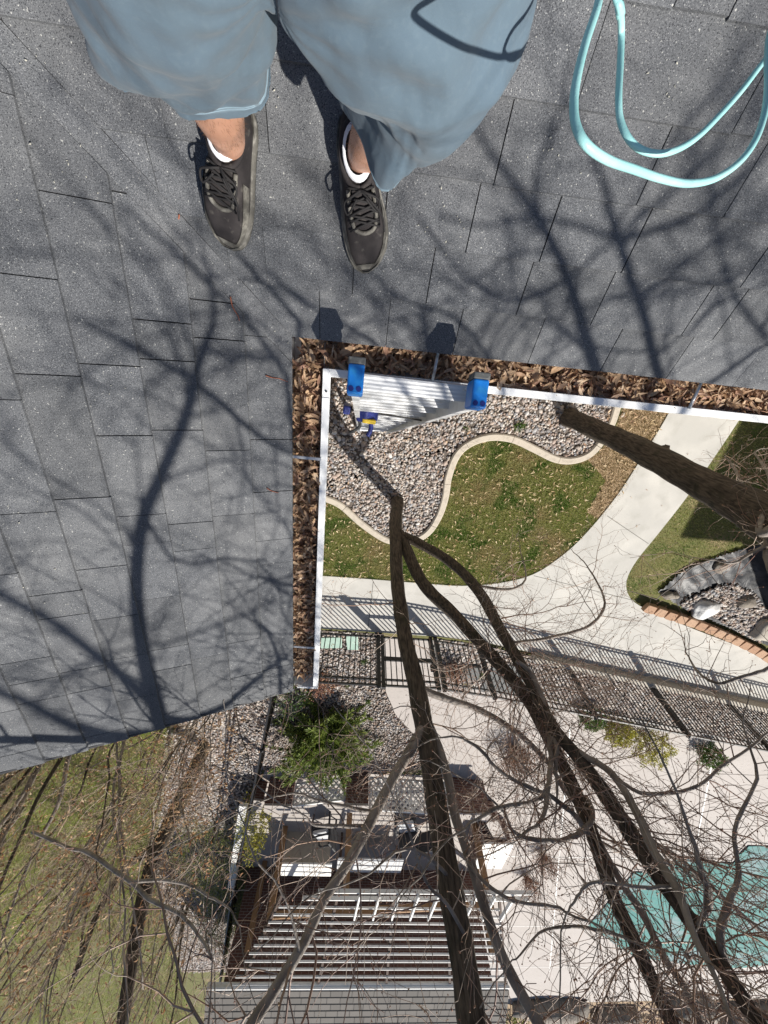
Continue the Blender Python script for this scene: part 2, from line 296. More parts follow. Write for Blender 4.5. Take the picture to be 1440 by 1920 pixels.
M['limb'] = mat('limb', (0.27, 0.235, 0.205), 0.7, var=[(6, 4, (0.10, 0.08, 0.066), 0.45, 0.7), (40, 3, (0.32, 0.29, 0.26), 0.6, 0.75)], bump=[(60, 4, 0.5, 0.01)])
M['twig'] = mat('twig', (0.15, 0.11, 0.09), 0.6, island=[(0.27, 0.205, 0.165), (0.20, 0.12, 0.09), (0.40, 0.33, 0.27), (0.20, 0.105, 0.08), (0.34, 0.22, 0.15), (0.48, 0.40, 0.33)])
M['twig_pale'] = mat('twig_pale', (0.3, 0.24, 0.18), 0.65, island=[(0.30, 0.23, 0.17), (0.22, 0.15, 0.10), (0.42, 0.34, 0.25), (0.26, 0.20, 0.12), (0.36, 0.28, 0.19)])
M['bud'] = mat('bud', (0.3, 0.12, 0.07), 0.6, island=[(0.30, 0.11, 0.07), (0.38, 0.20, 0.10), (0.22, 0.08, 0.06), (0.45, 0.30, 0.16)])
M['needle'] = translucent(mat('needle', (0.06, 0.1, 0.02), 0.6, island=[(0.12, 0.18, 0.033), (0.19, 0.26, 0.05), (0.27, 0.32, 0.07), (0.07, 0.115, 0.025), (0.34, 0.37, 0.095)]), 0.25, None)
M['broom'] = translucent(mat('broom', (0.2, 0.25, 0.06), 0.6, island=[(0.20, 0.26, 0.05), (0.28, 0.32, 0.08), (0.13, 0.18, 0.035), (0.36, 0.36, 0.14), (0.42, 0.36, 0.20)]), 0.3, None)
M['leaf_hang'] = translucent(mat('leaf_hang', LEAFC[0], 0.7, island=[(0.34, 0.15, 0.06), (0.48, 0.33, 0.18), (0.28, 0.12, 0.05), (0.58, 0.44, 0.28), (0.42, 0.24, 0.12)]), 0.3, None)
M['yellowleaf'] = translucent(mat('yellowleaf', (0.4, 0.36, 0.05), 0.6, island=[(0.42, 0.38, 0.04), (0.30, 0.30, 0.04), (0.52, 0.46, 0.08), (0.18, 0.20, 0.03)]), 0.3, None)
M['valve'] = mat('valve', (0.27, 0.39, 0.325), 0.6, var=[(10, 3, (0.34, 0.45, 0.385), 0.45, 0.7)])
def liner_extra(nt, b, src, cur):
    N, L = nt.nodes, nt.links
    n1 = N.new('ShaderNodeTexNoise'); n1.inputs['Scale'].default_value = 5; n1.inputs['Detail'].default_value = 5; n1.inputs['Distortion'].default_value = 1.2; L.new(src, n1.inputs['Vector'])
    b1 = N.new('ShaderNodeBump'); b1.inputs['Strength'].default_value = 0.6; b1.inputs['Distance'].default_value = 0.03; L.new(n1.outputs[0], b1.inputs['Height']); L.new(b1.outputs[0], b.inputs['Normal'])
M['liner'] = mat('liner', (0.022, 0.025, 0.032), 0.48, spec=.35, var=[(5, 4, (0.06, 0.06, 0.062), 0.5, 0.75)], extra=liner_extra)
M['boulder'] = mat('boulder', (0.62, 0.62, 0.61), 0.6, var=[(6, 5, (0.40, 0.40, 0.40), 0.45, 0.7)], bump=[(9, 5, 0.6, 0.04)])
M['rock'] = mat('rock', (0.24, 0.21, 0.175), 0.9, var=[(5, 5, (0.14, 0.12, 0.10), 0.45, 0.7)], bump=[(9, 5, 0.7, 0.05)])
M['brick'] = brickmat('brick', (0.135, 0.060, 0.046), (0.10, 0.048, 0.039), (0.22, 0.18, 0.155), 0.22, 0.075)
M['wood'] = mat('wood', (0.27, 0.155, 0.075), 0.7, var=[(3, 3, (0.20, 0.11, 0.052), 0.45, 0.7), (40, 3, (0.33, 0.20, 0.10), 0.55, 0.75)])
M['darkwood'] = mat('darkwood', (0.075, 0.045, 0.032), 0.8, var=[(8, 3, (0.045, 0.028, 0.022), 0.45, 0.7)])
M['white'] = mat('white', (0.78, 0.77, 0.74), 0.55, var=[(7, 4, (0.60, 0.59, 0.56), 0.55, 0.78)])
M['cushion'] = mat('cushion', (0.55, 0.56, 0.57), 0.9)
M['wicker'] = mat('wicker', (0.035, 0.035, 0.038), 0.7, bump=[(120, 2, 0.6, 0.006)])
M['shade_roof'] = mat('shade_roof', (0.17, 0.155, 0.14), 0.9, objrand=[(0.14, 0.13, 0.118), (0.19, 0.175, 0.158)], var=[(150, 2, (0.12, 0.11, 0.10), 0.5, 0.7)])  # taupe darkened to stand in for tree shadow on this roof
def pool_extra(nt, b, src, cur):
    N, L = nt.nodes, nt.links
    b.inputs['Coat Weight'].default_value = 0.015; b.inputs['Coat Roughness'].default_value = 0.12
    n1 = N.new('ShaderNodeTexNoise'); n1.inputs['Scale'].default_value = 1.4; n1.inputs['Detail'].default_value = 4; n1.inputs['Distortion'].default_value = 1.0; L.new(src, n1.inputs['Vector'])
    b1 = N.new('ShaderNodeBump'); b1.inputs['Strength'].default_value = 0.6; b1.inputs['Distance'].default_value = 0.12; L.new(n1.outputs[0], b1.inputs['Height']); L.new(b1.outputs[0], b.inputs['Normal'])
M['pool'] = mat('pool', (0.042, 0.185, 0.170), 0.6, spec=.08, var=[(0.5, 4, (0.065, 0.225, 0.21), 0.4, 0.65), (0.45, 5, (0.15, 0.235, 0.245), 0.52, 0.60), (0.7, 4, (0.018, 0.08, 0.072), 0.58, 0.66), (6, 3, (0.06, 0.18, 0.17), 0.5, 0.8)], extra=pool_extra)

# ================================================================== THE SETTING: ground, paths, beds
NPX = (700, 590)
ground = sheet('ground', [(-120, 30), (120, 30), (120, -160), (-120, -160)], 0.0, M['soil']); tag(ground, kind='structure')

# concrete walk: panels cut by joints
up = smooth_line(G([(520, 1073), (600, 1078), (700, 1085), (800, 1093), (865, 1097), (935, 1092), (1000, 1075), (1060, 1035), (1110, 985), (1160, 922), (1202, 857), (1240, 795), (1262, 755), (1300, 690)]), 4)
lo = smooth_line(G([(1440, 690), (1403, 755), (1380, 792), (1340, 852), (1285, 932), (1232, 1000), (1192, 1050), (1174, 1085), (1176, 1112), (1196, 1133), (1250, 1158), (1330, 1190), (1400, 1218), (1480, 1262), (1560, 1330)]), 4)
FEN = [(-1.35, -6.62), (0.74, -6.64), (2.15, -6.66), (3.2, -6.72), (13.5, -8.75)]
walk_poly = [tuple(p[:2]) for p in up] + [tuple(p[:2]) for p in lo] + [FEN[4], FEN[3], FEN[2], FEN[1], FEN[0]]
walk = sheet('concrete_path', walk_poly, 0.03, M['concrete']); tag(walk, kind='structure')
mb = MB(); mb.prism(walk_poly, -0.05, 0.026); mb.build('path_edge', M['concrete'], walk)
def joint(a, b, w=0.012, z=0.0335):
    A, B = at(*a), at(*b); d = (B - A)[:2]; d /= np.linalg.norm(d); n = np.array([-d[1], d[0]]) * w / 2
    return sheet('path_joint', [A[:2] + n, B[:2] + n, B[:2] - n, A[:2] - n], z, M['jointline'], walk)
M['jointline'] = mat('jointline', (0.16, 0.155, 0.14), 0.95)
for a, b in (((1137, 966), (1214, 1018)), ((1000, 1078), (1190, 1125)), ((1110, 1095), (1060, 1190)), ((935, 1095), (905, 1170)), ((700, 1088), (690, 1178)), ((1290, 760), (1398, 776))):
    joint(a, b)

# curving concrete lawn edging
edge_px = [(560, 912), (605, 930), (640, 946), (680, 981), (725, 1010), (765, 1014), (800, 998), (822, 966), (834, 930), (840, 892), (855, 853), (880, 830), (918, 818), (960, 822), (1000, 840), (1040, 859), (1075, 861), (1108, 846), (1138, 805), (1155, 757), (1165, 700)]
edge = smooth_line(G(edge_px), 6)
kerb = empty('lawn_edging', edge[40], 'pale curving poured concrete edging between the pebble bed and the lawn', 'edging')
def ribbon(P, half, z0, z1, n0, n1):
    mb = MB(); Q = P[n0:n1 + 1]; T = np.gradient(P, axis=0)[n0:n1 + 1]; T /= np.linalg.norm(T, axis=1, keepdims=True); N_ = np.stack([-T[:, 1], T[:, 0], 0 * T[:, 0]], 1)
    prof = [(-half, z0), (-half, z1 - 0.02), (-half + 0.02, z1), (half - 0.02, z1), (half, z1 - 0.02), (half, z0)]; k = len(prof)
    V = [q + n * a + np.array([0, 0, b]) for q, n in zip(Q, N_) for a, b in prof]
    F = [(i * k + j, i * k + j + 1, (i + 1) * k + j + 1, (i + 1) * k + j) for i in range(len(Q) - 1) for j in range(k - 1)]
    F += [tuple(range(k - 1, -1, -1)), tuple((len(Q) - 1) * k + j for j in range(k))]
    return mb.add(V, F)
step = 13
for i in range(0, len(edge) - 1, step):
    j = min(i + step, len(edge) - 1)
    P = edge.copy(); d = (P[j] - P[j - 1]); P[j] = P[j - 1] + d * 0.9
    ribbon(P, 0.068, -0.02, 0.085, i, j).build('edging_segment', M['kerb'], kerb)

# pebble bed between the house and the edging
bedA = [tuple(p[:2]) for p in edge] + [(4.7, 0.3), (-0.85, 0.3), (-0.85, -3.2)]
bed = sheet('gravel_bed', bedA, 0.012, M['grit']); tag(bed, kind='structure')
ico_v, ico_f = None, None
import bmesh
bm = bmesh.new(); bmesh.ops.create_icosphere(bm, subdivisions=1, radius=1); ico_v = np.array([v.co[:] for v in bm.verts]); ico_f = np.array([[v.index for v in f.verts] for f in bm.faces]); bm.free()
bm = bmesh.new(); bmesh.ops.create_icosphere(bm, subdivisions=2, radius=1); ico2_v = np.array([v.co[:] for v in bm.verts]); ico2_f = np.array([[v.index for v in f.verts] for f in bm.faces]); bm.free()
oct_v = np.array([(1, 0, 0), (.5, .87, 0), (-.5, .87, 0), (-1, 0, 0), (-.5, -.87, 0), (.5, -.87, 0), (0.1, 0.1, 1)]); oct_f = np.array([(i, (i + 1) % 6, 6) for i in range(6)])
def pebble_scl(n, s0, s1):
    s = rng.uniform(s0, s1, n); return np.stack([s * rng.uniform(0.9, 1.45, n), s * rng.uniform(0.75, 1.0, n), s * rng.uniform(0.45, 0.7, n)], 1)
def pebbles(name, poly, n, s0, s1, parent, hi=True, cut=None, zt=0.012):
    P = rand_in(poly, n, cut); sc = pebble_scl(n, s0, s1)
    pos = np.column_stack([P, zt + sc[:, 2] * rng.uniform(0.2, 1.3, n)])
    tv, tf = (ico_v, ico_f) if hi else (oct_v, oct_f)
    tv = tv * (1 + 0.10 * np.sin(tv[:, [1, 2, 0]] * 5.3 + 1.0)) if hi else tv
    me = scatter_mesh(name, tv, tf, pos, rotmats(n, 0.35), sc)
    o = link(name, me, M['pebble_s'], parent, smooth=hi); o['kind'] = 'stuff'; return o
vis = [tuple(p[:2]) for p in G([(600, 700), (940, 740), (1170, 770), (1155, 800), (1110, 850), (1040, 862), (960, 824), (880, 830), (840, 890), (822, 966), (765, 1012), (725, 1008), (600, 928)])]
pebbles('pebbles', bedA, 15000, 0.018, 0.031, bed)
# the 300 biggest stones, one by one
stone_meshes = []
for k in range(6):
    v = ico2_v * (1 + 0.13 * np.sin(ico2_v[:, [1, 2, 0]] * (2.1 + k * 0.4) + k))
    me = np_mesh('stone', v * np.array([1.25, 0.9, 0.62]), ico2_f); me.materials.append(M['pebble']); me.shade_smooth(); stone_meshes.append(me)
SP = rand_in(vis, 300)
for k in range(300):
    o = bpy.data.objects.new('stone', stone_meshes[k % 6]); C.objects.link(o); s = random.uniform(0.030, 0.046)
    o.parent = bed; o.location = (SP[k][0], SP[k][1], 0.03); o.scale = (s, s, s); o.rotation_euler = (random.uniform(-.25, .25), random.uniform(-.25, .25), random.uniform(0, 6.3))

# beds beyond the fence and to the left, pool deck, brick patio
deck_poly = [tuple(p[:2]) for p in G([(716, 1262), (724, 1300), (742, 1340), (772, 1372), (800, 1388), (805, 1440)])] + [(3.0, -30), (3.0, -36), (40, -36), (40, -14), (14.6, -10.6), (9, -9.5), (5.6, -8.7), (3.1, -8.3), (2.2, -7.8), (2.1, -6.8), (0.85, -6.8)]
deck = sheet('pool_deck', deck_poly, 0.012, M['deck']); tag(deck, kind='structure')
bedB = [(-1.4, -6.70), (0.84, -6.70)] + [tuple(p[:2]) for p in G([(716, 1262), (724, 1300), (742, 1340), (772, 1372), (800, 1388), (805, 1440)])] + [(1.0, -12.4), (-2.6, -12.4)]
gb = sheet('gravel_strip', bedB, 0.006, M['grit']); tag(gb, kind='structure')
pebbles('pebbles', bedB, 9000, 0.022, 0.036, gb)
bedC = [(2.15, -6.75), (3.2, -6.85), (14.8, -9.1), (14.6, -10.55), (9, -9.45), (5.6, -8.65), (3.1, -8.25), (2.2, -7.75)]
gc = sheet('gravel_border', bedC, 0.016, M['grit']); tag(gc, kind='structure')
pebbles('pebbles', bedC, 9000, 0.024, 0.040, gc, hi=False, zt=0.016)
bedD = [(-1.5, -6.7), (-1.5, -9), (-2.3, -13), (-3.2, -18), (-4.4, -30), (-6.8, -30)] + [tuple(p[:2]) for p in G([(292, 1640), (272, 1600), (283, 1560), (296, 1470), (310, 1380), (330, 1320)])] + [(-4.2, -6.0), (-1.5, -6.0)]
gd = sheet('gravel_side', bedD, 0.006, M['grit']); tag(gd, kind='structure')
pebbles('pebbles', bedD, 20000, 0.026, 0.046, gd, hi=False, zt=0.006)
patio = sheet('patio', [(-2.1, -12.4), (3.0, -12.4), (6.2, -13.2), (6.6, -18.6), (-3.4, -18.6)], 0.020, M['deck']); tag(patio, kind='structure')
for a, b in (((6.5, -9.7), (12.2, -30)), ((3, -17.5), (12, -17.4)), ((3.2, -29.2), (30, -29.6)), ((11.5, -11), (13.5, -16)), ((3.0, -24), (11, -24))):
    A = np.array(a); B = np.array(b); d = (B - A) / np.linalg.norm(B - A); n = np.array([-d[1], d[0]]) * 0.02
    sheet('deck_joint', [A + n, B + n, B - n, A - n], 0.018, M['white'], deck)

# lawns: real blades over the soil
lawnA = [tuple(p[:2]) for p in up] + [(5.2, 0.3)] + [tuple(p[:2]) for p in edge[::-1]] + [(-2.5, -3.2), (-2.5, -5.1)]
lawnB = [(float(p[0]) + 0.03, float(p[1])) for p in lo[0:36]] + [(6.6, -5.0), (7.6, -5.0), (8.6, -4.2), (12.5, -3.0), (12.5, 0.2), (7.6, 0.2)]
lawnC = [tuple(p[:2]) for p in G([(330, 1320), (310, 1380), (296, 1470), (283, 1560), (272, 1600), (292, 1640)])] + [(-6.9, -30), (-9, -42), (-30, -42), (-30, -6), (-4.2, -6)]
bl_v = np.array([(-.5, 0, 0), (.5, 0, 0), (0.15, 0.25, 1)]); bl_f = np.array([(0, 1, 2)])
def blades(name, poly, n, w, h, mt, cut=None, z=0.0):
    P = rand_in(poly, n, cut); pos = np.column_stack([P, np.full(n, z)])
    sc = np.stack([rng.uniform(0.7, 1.3, n) * w, rng.uniform(0.6, 1.6, n) * h, rng.uniform(0.5, 1.3, n) * h], 1)
    return link(name, scatter_mesh(name, bl_v, bl_f, pos, rotmats(n, 0.55), sc), mt)
dryp = [tuple(p[:2]) for p in G([(1172, 750), (1262, 750), (1215, 850), (1165, 930), (1125, 975), (1100, 960), (1135, 900), (1100, 860), (1120, 850), (1150, 810)])]
lawn = blades('grass', lawnA, 150000, 0.009, 0.045, M['grass'], cut=[dryp])
tag(lawn, 'short patchy green lawn between the pebble bed and the walk', 'grass', kind='stuff')
dryp = [tuple(p[:2]) for p in G([(1172, 750), (1262, 750), (1215, 850), (1165, 930), (1125, 975), (1100, 960), (1135, 900), (1100, 860), (1120, 850), (1150, 810)])]
dl = sheet('bare_soil', dryp, 0.008, M['dirt']); tag(dl, kind='structure')
dg = blades('dry_grass', dryp, 16000, 0.007, 0.035, M['grass_dry'], z=0.008); tag(dg, 'thin straw coloured dry grass beside the walk', 'grass', kind='stuff')
lb = blades('grass', lawnB, 60000, 0.009, 0.045, M['grass']); tag(lb, 'lawn in the shade between the walk and the pond', 'grass', kind='stuff')
near = [tuple(p[:2]) for p in lawnC if p[1] > -20] + [(-7, -20), (-16, -20), (-16, -6)]
lc = blades('grass', [(-4.2, -6.2), (-4.3, -9.8), (-4.55, -11), (-5.1, -13.5), (-5.8, -16.3), (-6.3, -18), (-7.4, -40), (-22, -40), (-17, -12), (-12, -6.2)], 190000, 0.016, 0.06, M['grass_green']); tag(lc, 'green lawn under the thicket beside the pebble strip', 'grass', kind='stuff')

# fallen leaves on the lawns
lf_v = np.array([(-.5, 0, .10), (-.25, .20, .0), (-.25, -.20, .05), (.05, .26, .0), (.05, -.26, -.02), (.30, .15, .08), (.30, -.15, .03), (.52, 0, .22), (-.1, 0, -.05), (.18, 0, -.03)])
lf_f = np.array([(0, 8, 1), (0, 2, 8), (1, 8, 3), (2, 4, 8), (3, 8, 9), (4, 9, 8), (3, 9, 5), (4, 6, 9), (5, 9, 7), (6, 7, 9)])
def litter(name, P, z, s0, s1, mt, tilt=0.7, narrow=1.0):
    n = len(P); s = rng.uniform(s0, s1, n); sc = np.stack([s, s * rng.uniform(0.5, 1.0, n) * narrow, s * rng.uniform(0.4, 1.6, n)], 1)
    return link(name, scatter_mesh(name, lf_v, lf_f, np.column_stack([P, np.broadcast_to(z, (n,)) + rng.uniform(0, 0.015, n)]), rotmats(n, tilt), sc), mt)
P = np.concatenate([rand_in(lawnA, 1500), rand_in(dryp, 60), rand_in(lawnB, 150)])
o = litter('leaf_litter', P, 0.035, 0.05, 0.095, M['leaf_pale'], 0.6, 0.55); tag(o, 'pale curled dead leaves scattered over the lawn', 'leaves', kind='stuff')
o = litter('leaf_litter', np.concatenate([rand_in(walk_poly, 90), rand_in(deck_poly, 500)]), 0.035, 0.035, 0.07, M['leaf_s'], 0.35, 0.6); tag(o, 'few brown dead leaves blown over the concrete walk and pool deck', 'leaves', kind='stuff')
P = np.concatenate([rand_in(bedA, 160), rand_in([(4.0, -1.9), (5.0, -1.6), (5.2, -.5), (4.2, -.5)], 70), rand_in(bedB, 200), rand_in(bedD, 700)])
o = litter('leaf_litter', P, 0.05, 0.05, 0.10, M['leaf_s'], 0.6, 0.6); tag(o, 'brown dead leaves strewn on the pebbles and under the thicket', 'leaves', kind='stuff')

lawnN = [(-4.2, -6.2), (-4.3, -9.8), (-4.55, -11), (-5.1, -13.5), (-5.8, -16.3), (-6.3, -18), (-7.0, -26), (-14, -26), (-12, -12), (-9, -6.2)]
o = litter('leaf_litter', rand_in(lawnN, 5200), 0.06, 0.06, 0.12, M['leaf_pale'], 0.8, 0.55); tag(o, 'pale and brown dead leaves lying in the grass under the thicket', 'leaves', kind='stuff')
o = blades('tall_grass', lawnN, 52000, 0.018, 0.15, M['grass_green']); tag(o, 'longer uncut grass in clumps under the thicket', 'grass', kind='stuff')

# ================================================================== THE HOUSE
house = empty('house', (-1.0, 1.0, 0), 'house whose charcoal shingle roof slopes meet in a valley above white gutters', 'house')
hw = MB().prism([(-0.82, 0.42), (12, 0.42), (12, 6), (-6, 6), (-6, -1.62), (-0.82, -1.62)], 0.0, 5.14); wall = hw.build('wall', M['wall'], house)
RIDGE_Y, RIDGE_X = 3.6, -4.4
slopeA = MB().add([(XE, YE, ZE), (12, YE, ZE), (12, RIDGE_Y, zA(RIDGE_Y)), (XE - (RIDGE_Y - YE), RIDGE_Y, zA(RIDGE_Y))], [(0, 1, 2, 3)]).build('roof_slope', M['underlay'], house)
YR = -2.0
sB = MB().add([(XE, YE, ZE), (XE - (RIDGE_Y - YE), RIDGE_Y, zA(RIDGE_Y)), (RIDGE_X, RIDGE_Y, zB(RIDGE_X)), (RIDGE_X, YR, zB(RIDGE_X)), (XE, YR, ZE)], [(0, 1, 2, 3, 4)]).build('roof_slope', M['underlay'], house)
mb = MB().add([(XE, YE, ZE - .006), (12, YE, ZE - .006), (12, .42, ZE - .06), (-0.82, .42, ZE - .06), (-0.82, YR + .4, ZE - .06), (XE, YR, ZE - .006)], [(0, 1, 2, 3), (0, 3, 4, 5)])
mb.add([(XE, YR + .01, ZE - .01), (RIDGE_X, YR + .01, zB(RIDGE_X) - .01), (RIDGE_X, YR + .01, zB(RIDGE_X) - .18), (XE, YR + .01, ZE - .14)], [(0, 1, 2, 3)]); mb.build('soffit', M['white_metal'], house)
mb = MB().bar((XE - .02, YE + .035, ZE - .09), (12, YE + .035, ZE - .09), .02, .15).bar((XE - .022, YE + .02, ZE - .09), (XE - .022, YR + .01, ZE - .09), .02, .15); mb.build('fascia', M['white_metal'], house)
mb = MB().bar((XE + 0.004, YR - .008, ZE - .012), (RIDGE_X, YR - .008, zB(RIDGE_X) - .012), .012, .03); mb.build('drip_edge', M['black_steel'], house)

def clip(poly, f):
    out = []
    for i in range(len(poly)):
        a, b = poly[i - 1], poly[i]; fa, fb = f(a), f(b)
        if (fa >= 0) != (fb >= 0): t = fa / (fa - fb); out.append(a + (b - a) * t)
        if fb >= 0: out.append(b)
    return out
EXPO = 0.152
def shingle(poly, v_of, zfun, v0, parent, bright=0):
    """poly in plan; thick downslope edge, thin upslope"""
    if len(poly) < 3: return
    h = lambda p: 0.0015 + 0.0095 * (1 - (v_of(p) - v0) / (EXPO + 0.01))
    top = [np.array([p[0], p[1], zfun(p) + h(p)]) for p in poly]; bot = [np.array([p[0], p[1], zfun(p) + 0.0004]) for p in poly]
    c = sum(poly) / len(poly)
    n = len(poly); area = sum(poly[i - 1][0] * poly[i][1] - poly[i][0] * poly[i - 1][1] for i in range(n))
    if area < 0: top.reverse(); bot.reverse()
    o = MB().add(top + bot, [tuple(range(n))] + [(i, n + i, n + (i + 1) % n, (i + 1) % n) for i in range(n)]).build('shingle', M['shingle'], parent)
    return o
valley = lambda p: (p[0] - XE) + (p[1] - YE)
tabs = [0.29, 0.33, 0.26, 0.12, 0.30, 0.40, 0.27, 0.13, 0.36, 0.24]
for r in range(9):                                      # slope facing the yard
    v0 = YE - 0.005 + r * EXPO; x = -2.0 + random.uniform(0, 0.3); 
    while x < 2.5:
        w = random.choice(tabs) * random.uniform(0.93, 1.07); j0 = random.uniform(-.002, .002); g = random.choice((0.0028, 0.004, 0.0012))
        if r == 0: j0 = 0
        q = [np.array(p) for p in ((x + g / 2, v0 + j0), (x + w - g / 2, v0 + j0 + random.uniform(-.001, .001)), (x + w - g / 2, v0 + EXPO + .006), (x + g / 2, v0 + EXPO + .006))]
        q = clip(q, lambda p: valley(p) - 0.002)
        shingle(q, lambda p: p[1], lambda p: zA(p[1]), v0, slopeA); x += w
for r in range(12):                                     # slope facing the side yard
    v0 = -(XE + 0.004) + r * EXPO; y = YR - 0.016; first = True
    while y < 2.2:
        w = random.choice(tabs) * random.uniform(0.93, 1.07); j0 = random.uniform(-.002, .002); g = random.choice((0.0028, 0.004, 0.0012))
        if first: w = random.uniform(0.06, 0.3); first = False
        if r == 0: j0 = 0
        q = [np.array(p) for p in ((-(v0 + j0), y + g / 2), (-(v0 + j0), y + w - g / 2), (-(v0 + EXPO + .006), y + w - g / 2), (-(v0 + EXPO + .006), y + g / 2))]
        q = clip(q, lambda p: -0.092 - valley(p))
        shingle(q, lambda p: -p[0], lambda p: zB(p[0]), v0, sB); y += w
K = 3.4                                                  # the strip of the yard slope that laps across the valley
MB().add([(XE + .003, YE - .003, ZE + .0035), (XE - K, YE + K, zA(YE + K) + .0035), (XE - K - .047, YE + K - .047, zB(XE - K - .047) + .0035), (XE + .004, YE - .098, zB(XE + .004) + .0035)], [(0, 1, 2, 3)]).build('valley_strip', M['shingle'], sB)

# gutters
def gut_run(prof_pts, a, b, axis):
    """extrude a profile [(out, z)] along X (axis 0) or Y (axis 1)"""
    mb = MB(); k = len(prof_pts)
    mk = (lambda s, o_, z: (s, o_, z)) if axis == 0 else (lambda s, o_, z: (o_, s, z))
    V = [mk(s, o_, z) for s in (a, b) for o_, z in prof_pts]
    return mb.add(V, [(j, j + 1, k + j + 1, k + j) for j in range(k - 1)])
LZ = 5.240
profA_in = [(-0.075, LZ - .01), (-0.075, LZ - .115), (-0.175, LZ - .115), (-0.203, LZ - .05), (-0.203, LZ - .012)]
profB_in = [(-0.300, LZ - .02), (-0.300, LZ - .115), (-0.20, LZ - .115), (-0.172, LZ - .05), (-0.172, LZ - .012)]
gutter = gut_run(profA_in, -0.172, 12, 0).build('gutter', M['white_metal'], house)
gutterB = gut_run(profB_in, -0.075, YR, 1).build('gutter', M['white_metal'], house)
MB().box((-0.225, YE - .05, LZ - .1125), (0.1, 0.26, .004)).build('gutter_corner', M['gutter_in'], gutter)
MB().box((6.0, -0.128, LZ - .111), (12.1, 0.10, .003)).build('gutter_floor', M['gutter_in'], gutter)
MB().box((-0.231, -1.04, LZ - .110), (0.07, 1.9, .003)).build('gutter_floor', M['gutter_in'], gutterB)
prof = [(-0.201, LZ - .016), (-0.201, LZ), (-0.227, LZ + .001), (-0.231, LZ - .006), (-0.229, LZ - .025), (-0.214, LZ - .06), (-0.180, LZ - .118)]
o = gut_run(prof, -0.170, 12, 0).build('gutter_lip', M['white_metal'], gutter)
profb = [(-0.174, LZ - .016), (-0.174, LZ + .001), (-0.148, LZ + .002), (-0.144, LZ - .006), (-0.146, LZ - .025), (-0.160, LZ - .06), (-0.195, LZ - .118)]
o = gut_run(profb, -0.2025, YR, 1).build('gutter_lip', M['white_metal'], gutterB)
MB().add([(-0.290, YR, LZ - .02), (-0.148, YR, LZ + .004), (-0.148, YR - .003, LZ + .004), (-0.290, YR - .003, LZ - .02), (-0.290, YR, LZ - .117), (-0.19, YR, LZ - .117), (-0.19, YR - .003, LZ - .117), (-0.290, YR - .003, LZ - .117)], [(0, 1, 2, 3), (0, 4, 5, 1), (3, 2, 6, 7), (1, 5, 6, 2), (0, 3, 7, 4)]).build('end_cap', M['white_metal'], gutterB)
MB().box((-0.205, YR + .006, LZ + .002), (0.12, .012, .006)).build('end_cap_rim', M['white_metal'], gutterB)
MB().box((-0.159, -0.37, LZ + .0035), (0.029, .12, .003)).build('lip_splice', M['white_metal'], gutterB)
MB().tube([(-.159, -.285, LZ + .002), (-.159, -.285, LZ + .0062)], [.0042, .004], 10).build('screw', M['black_steel'], gutterB)
for x in (0.25, 1.313, 2.37): MB().tube([(x + .006, YE + .01, LZ - .004), (x, -0.205, LZ + .004)], .007, 8).build('gutter_hanger', M['steel'], gutter, smooth=True)
for y in (-0.565, -1.665): MB().bar((XE, y, LZ + .004), (-0.170, y, LZ + .006), .012, .007).build('gutter_hanger', M['steel'], gutterB)

# unseen wing, added so that its eave shades the lawn by the pond
tip = at(1275, 1005); tw = (5.3 - 0.0) / math.tan(R(SUN_EL)); wx, wy = tip[0] + sh[0] * tw, tip[1] + sh[1] * tw
MB().prism([(wx + .75, wy + .7), (wx + 9, wy + .7), (wx + 9, 0.42), (wx + .75, 0.42)], 0, 5.15).build('shadow_wing_wall', M['wall'], house)
MB().add([(wx, wy, 5.25), (wx + 9, wy, 5.25), (wx + 9, 3, 5.25), (wx, 3, 5.25), (wx + 4.5, wy + 4.0, 6.9), (wx + 4.5, 3, 6.9), (wx, wy, 5.3), (wx + 9, wy, 5.3), (wx + 9, 3, 5.3), (wx, 3, 5.3)], [(3, 2, 1, 0), (6, 7, 4), (7, 8, 5, 4), (9, 6, 4, 5), (0, 1, 7, 6), (3, 0, 6, 9)]).build('shadow_wing_roof', M['shingle'], house)

# ------------------------------------------------------------------ leaves caught in the gutters
leaf_meshes = []
for k in range(7):
    v = lf_v.copy(); v[:, 1] *= (0.42 + 0.13 * (k % 4)); v[:, 2] += 0.5 * (v[:, 0] ** 2) * (0.4 + 0.35 * (k % 3)) + (0.25 * k / 7) * np.abs(v[:, 1]) * 2; v[:, 1] += 0.18 * np.sin(v[:, 0] * 3 + k) * (k % 2)
    me = np_mesh('dead_leaf', v, lf_f); me.materials.append(M['leaf']); leaf_meshes.append(me)
def gut_pt():
    if random.random() < 0.56: return (random.uniform(-0.26, 1.95), random.uniform(-0.195, -0.085), 0)
    return (random.uniform(-0.29, -0.185), random.uniform(-1.93, -0.19), 1)
for k in range(300):
    x, y, w = gut_pt(); o = bpy.data.objects.new('dead_leaf', leaf_meshes[k % 7]); C.objects.link(o); s = random.uniform(0.042, 0.074)
    edge_d = min(abs(y + .2), abs(y + .08)) if not w else min(abs(x + .175), abs(x + .29))
    lz = 5.205 + random.uniform(0, .030) - (0.05 if random.random() < .12 else 0)
    o.location = (x, y, lz); o.scale = (s, s, s); o.rotation_euler = (random.gauss(0, .45), random.gauss(0, .4), random.uniform(0, 6.28))
    tag(o, 'curled brown dead leaf on top in the gutter along the side slope' if w else 'curled brown dead leaf on top in the gutter that carries the ladder', 'leaf', 'dead leaves in the side gutter' if w else 'dead leaves in the ladder gutter')
n = 5000; P = np.array([gut_pt()[:2] for _ in range(n)])
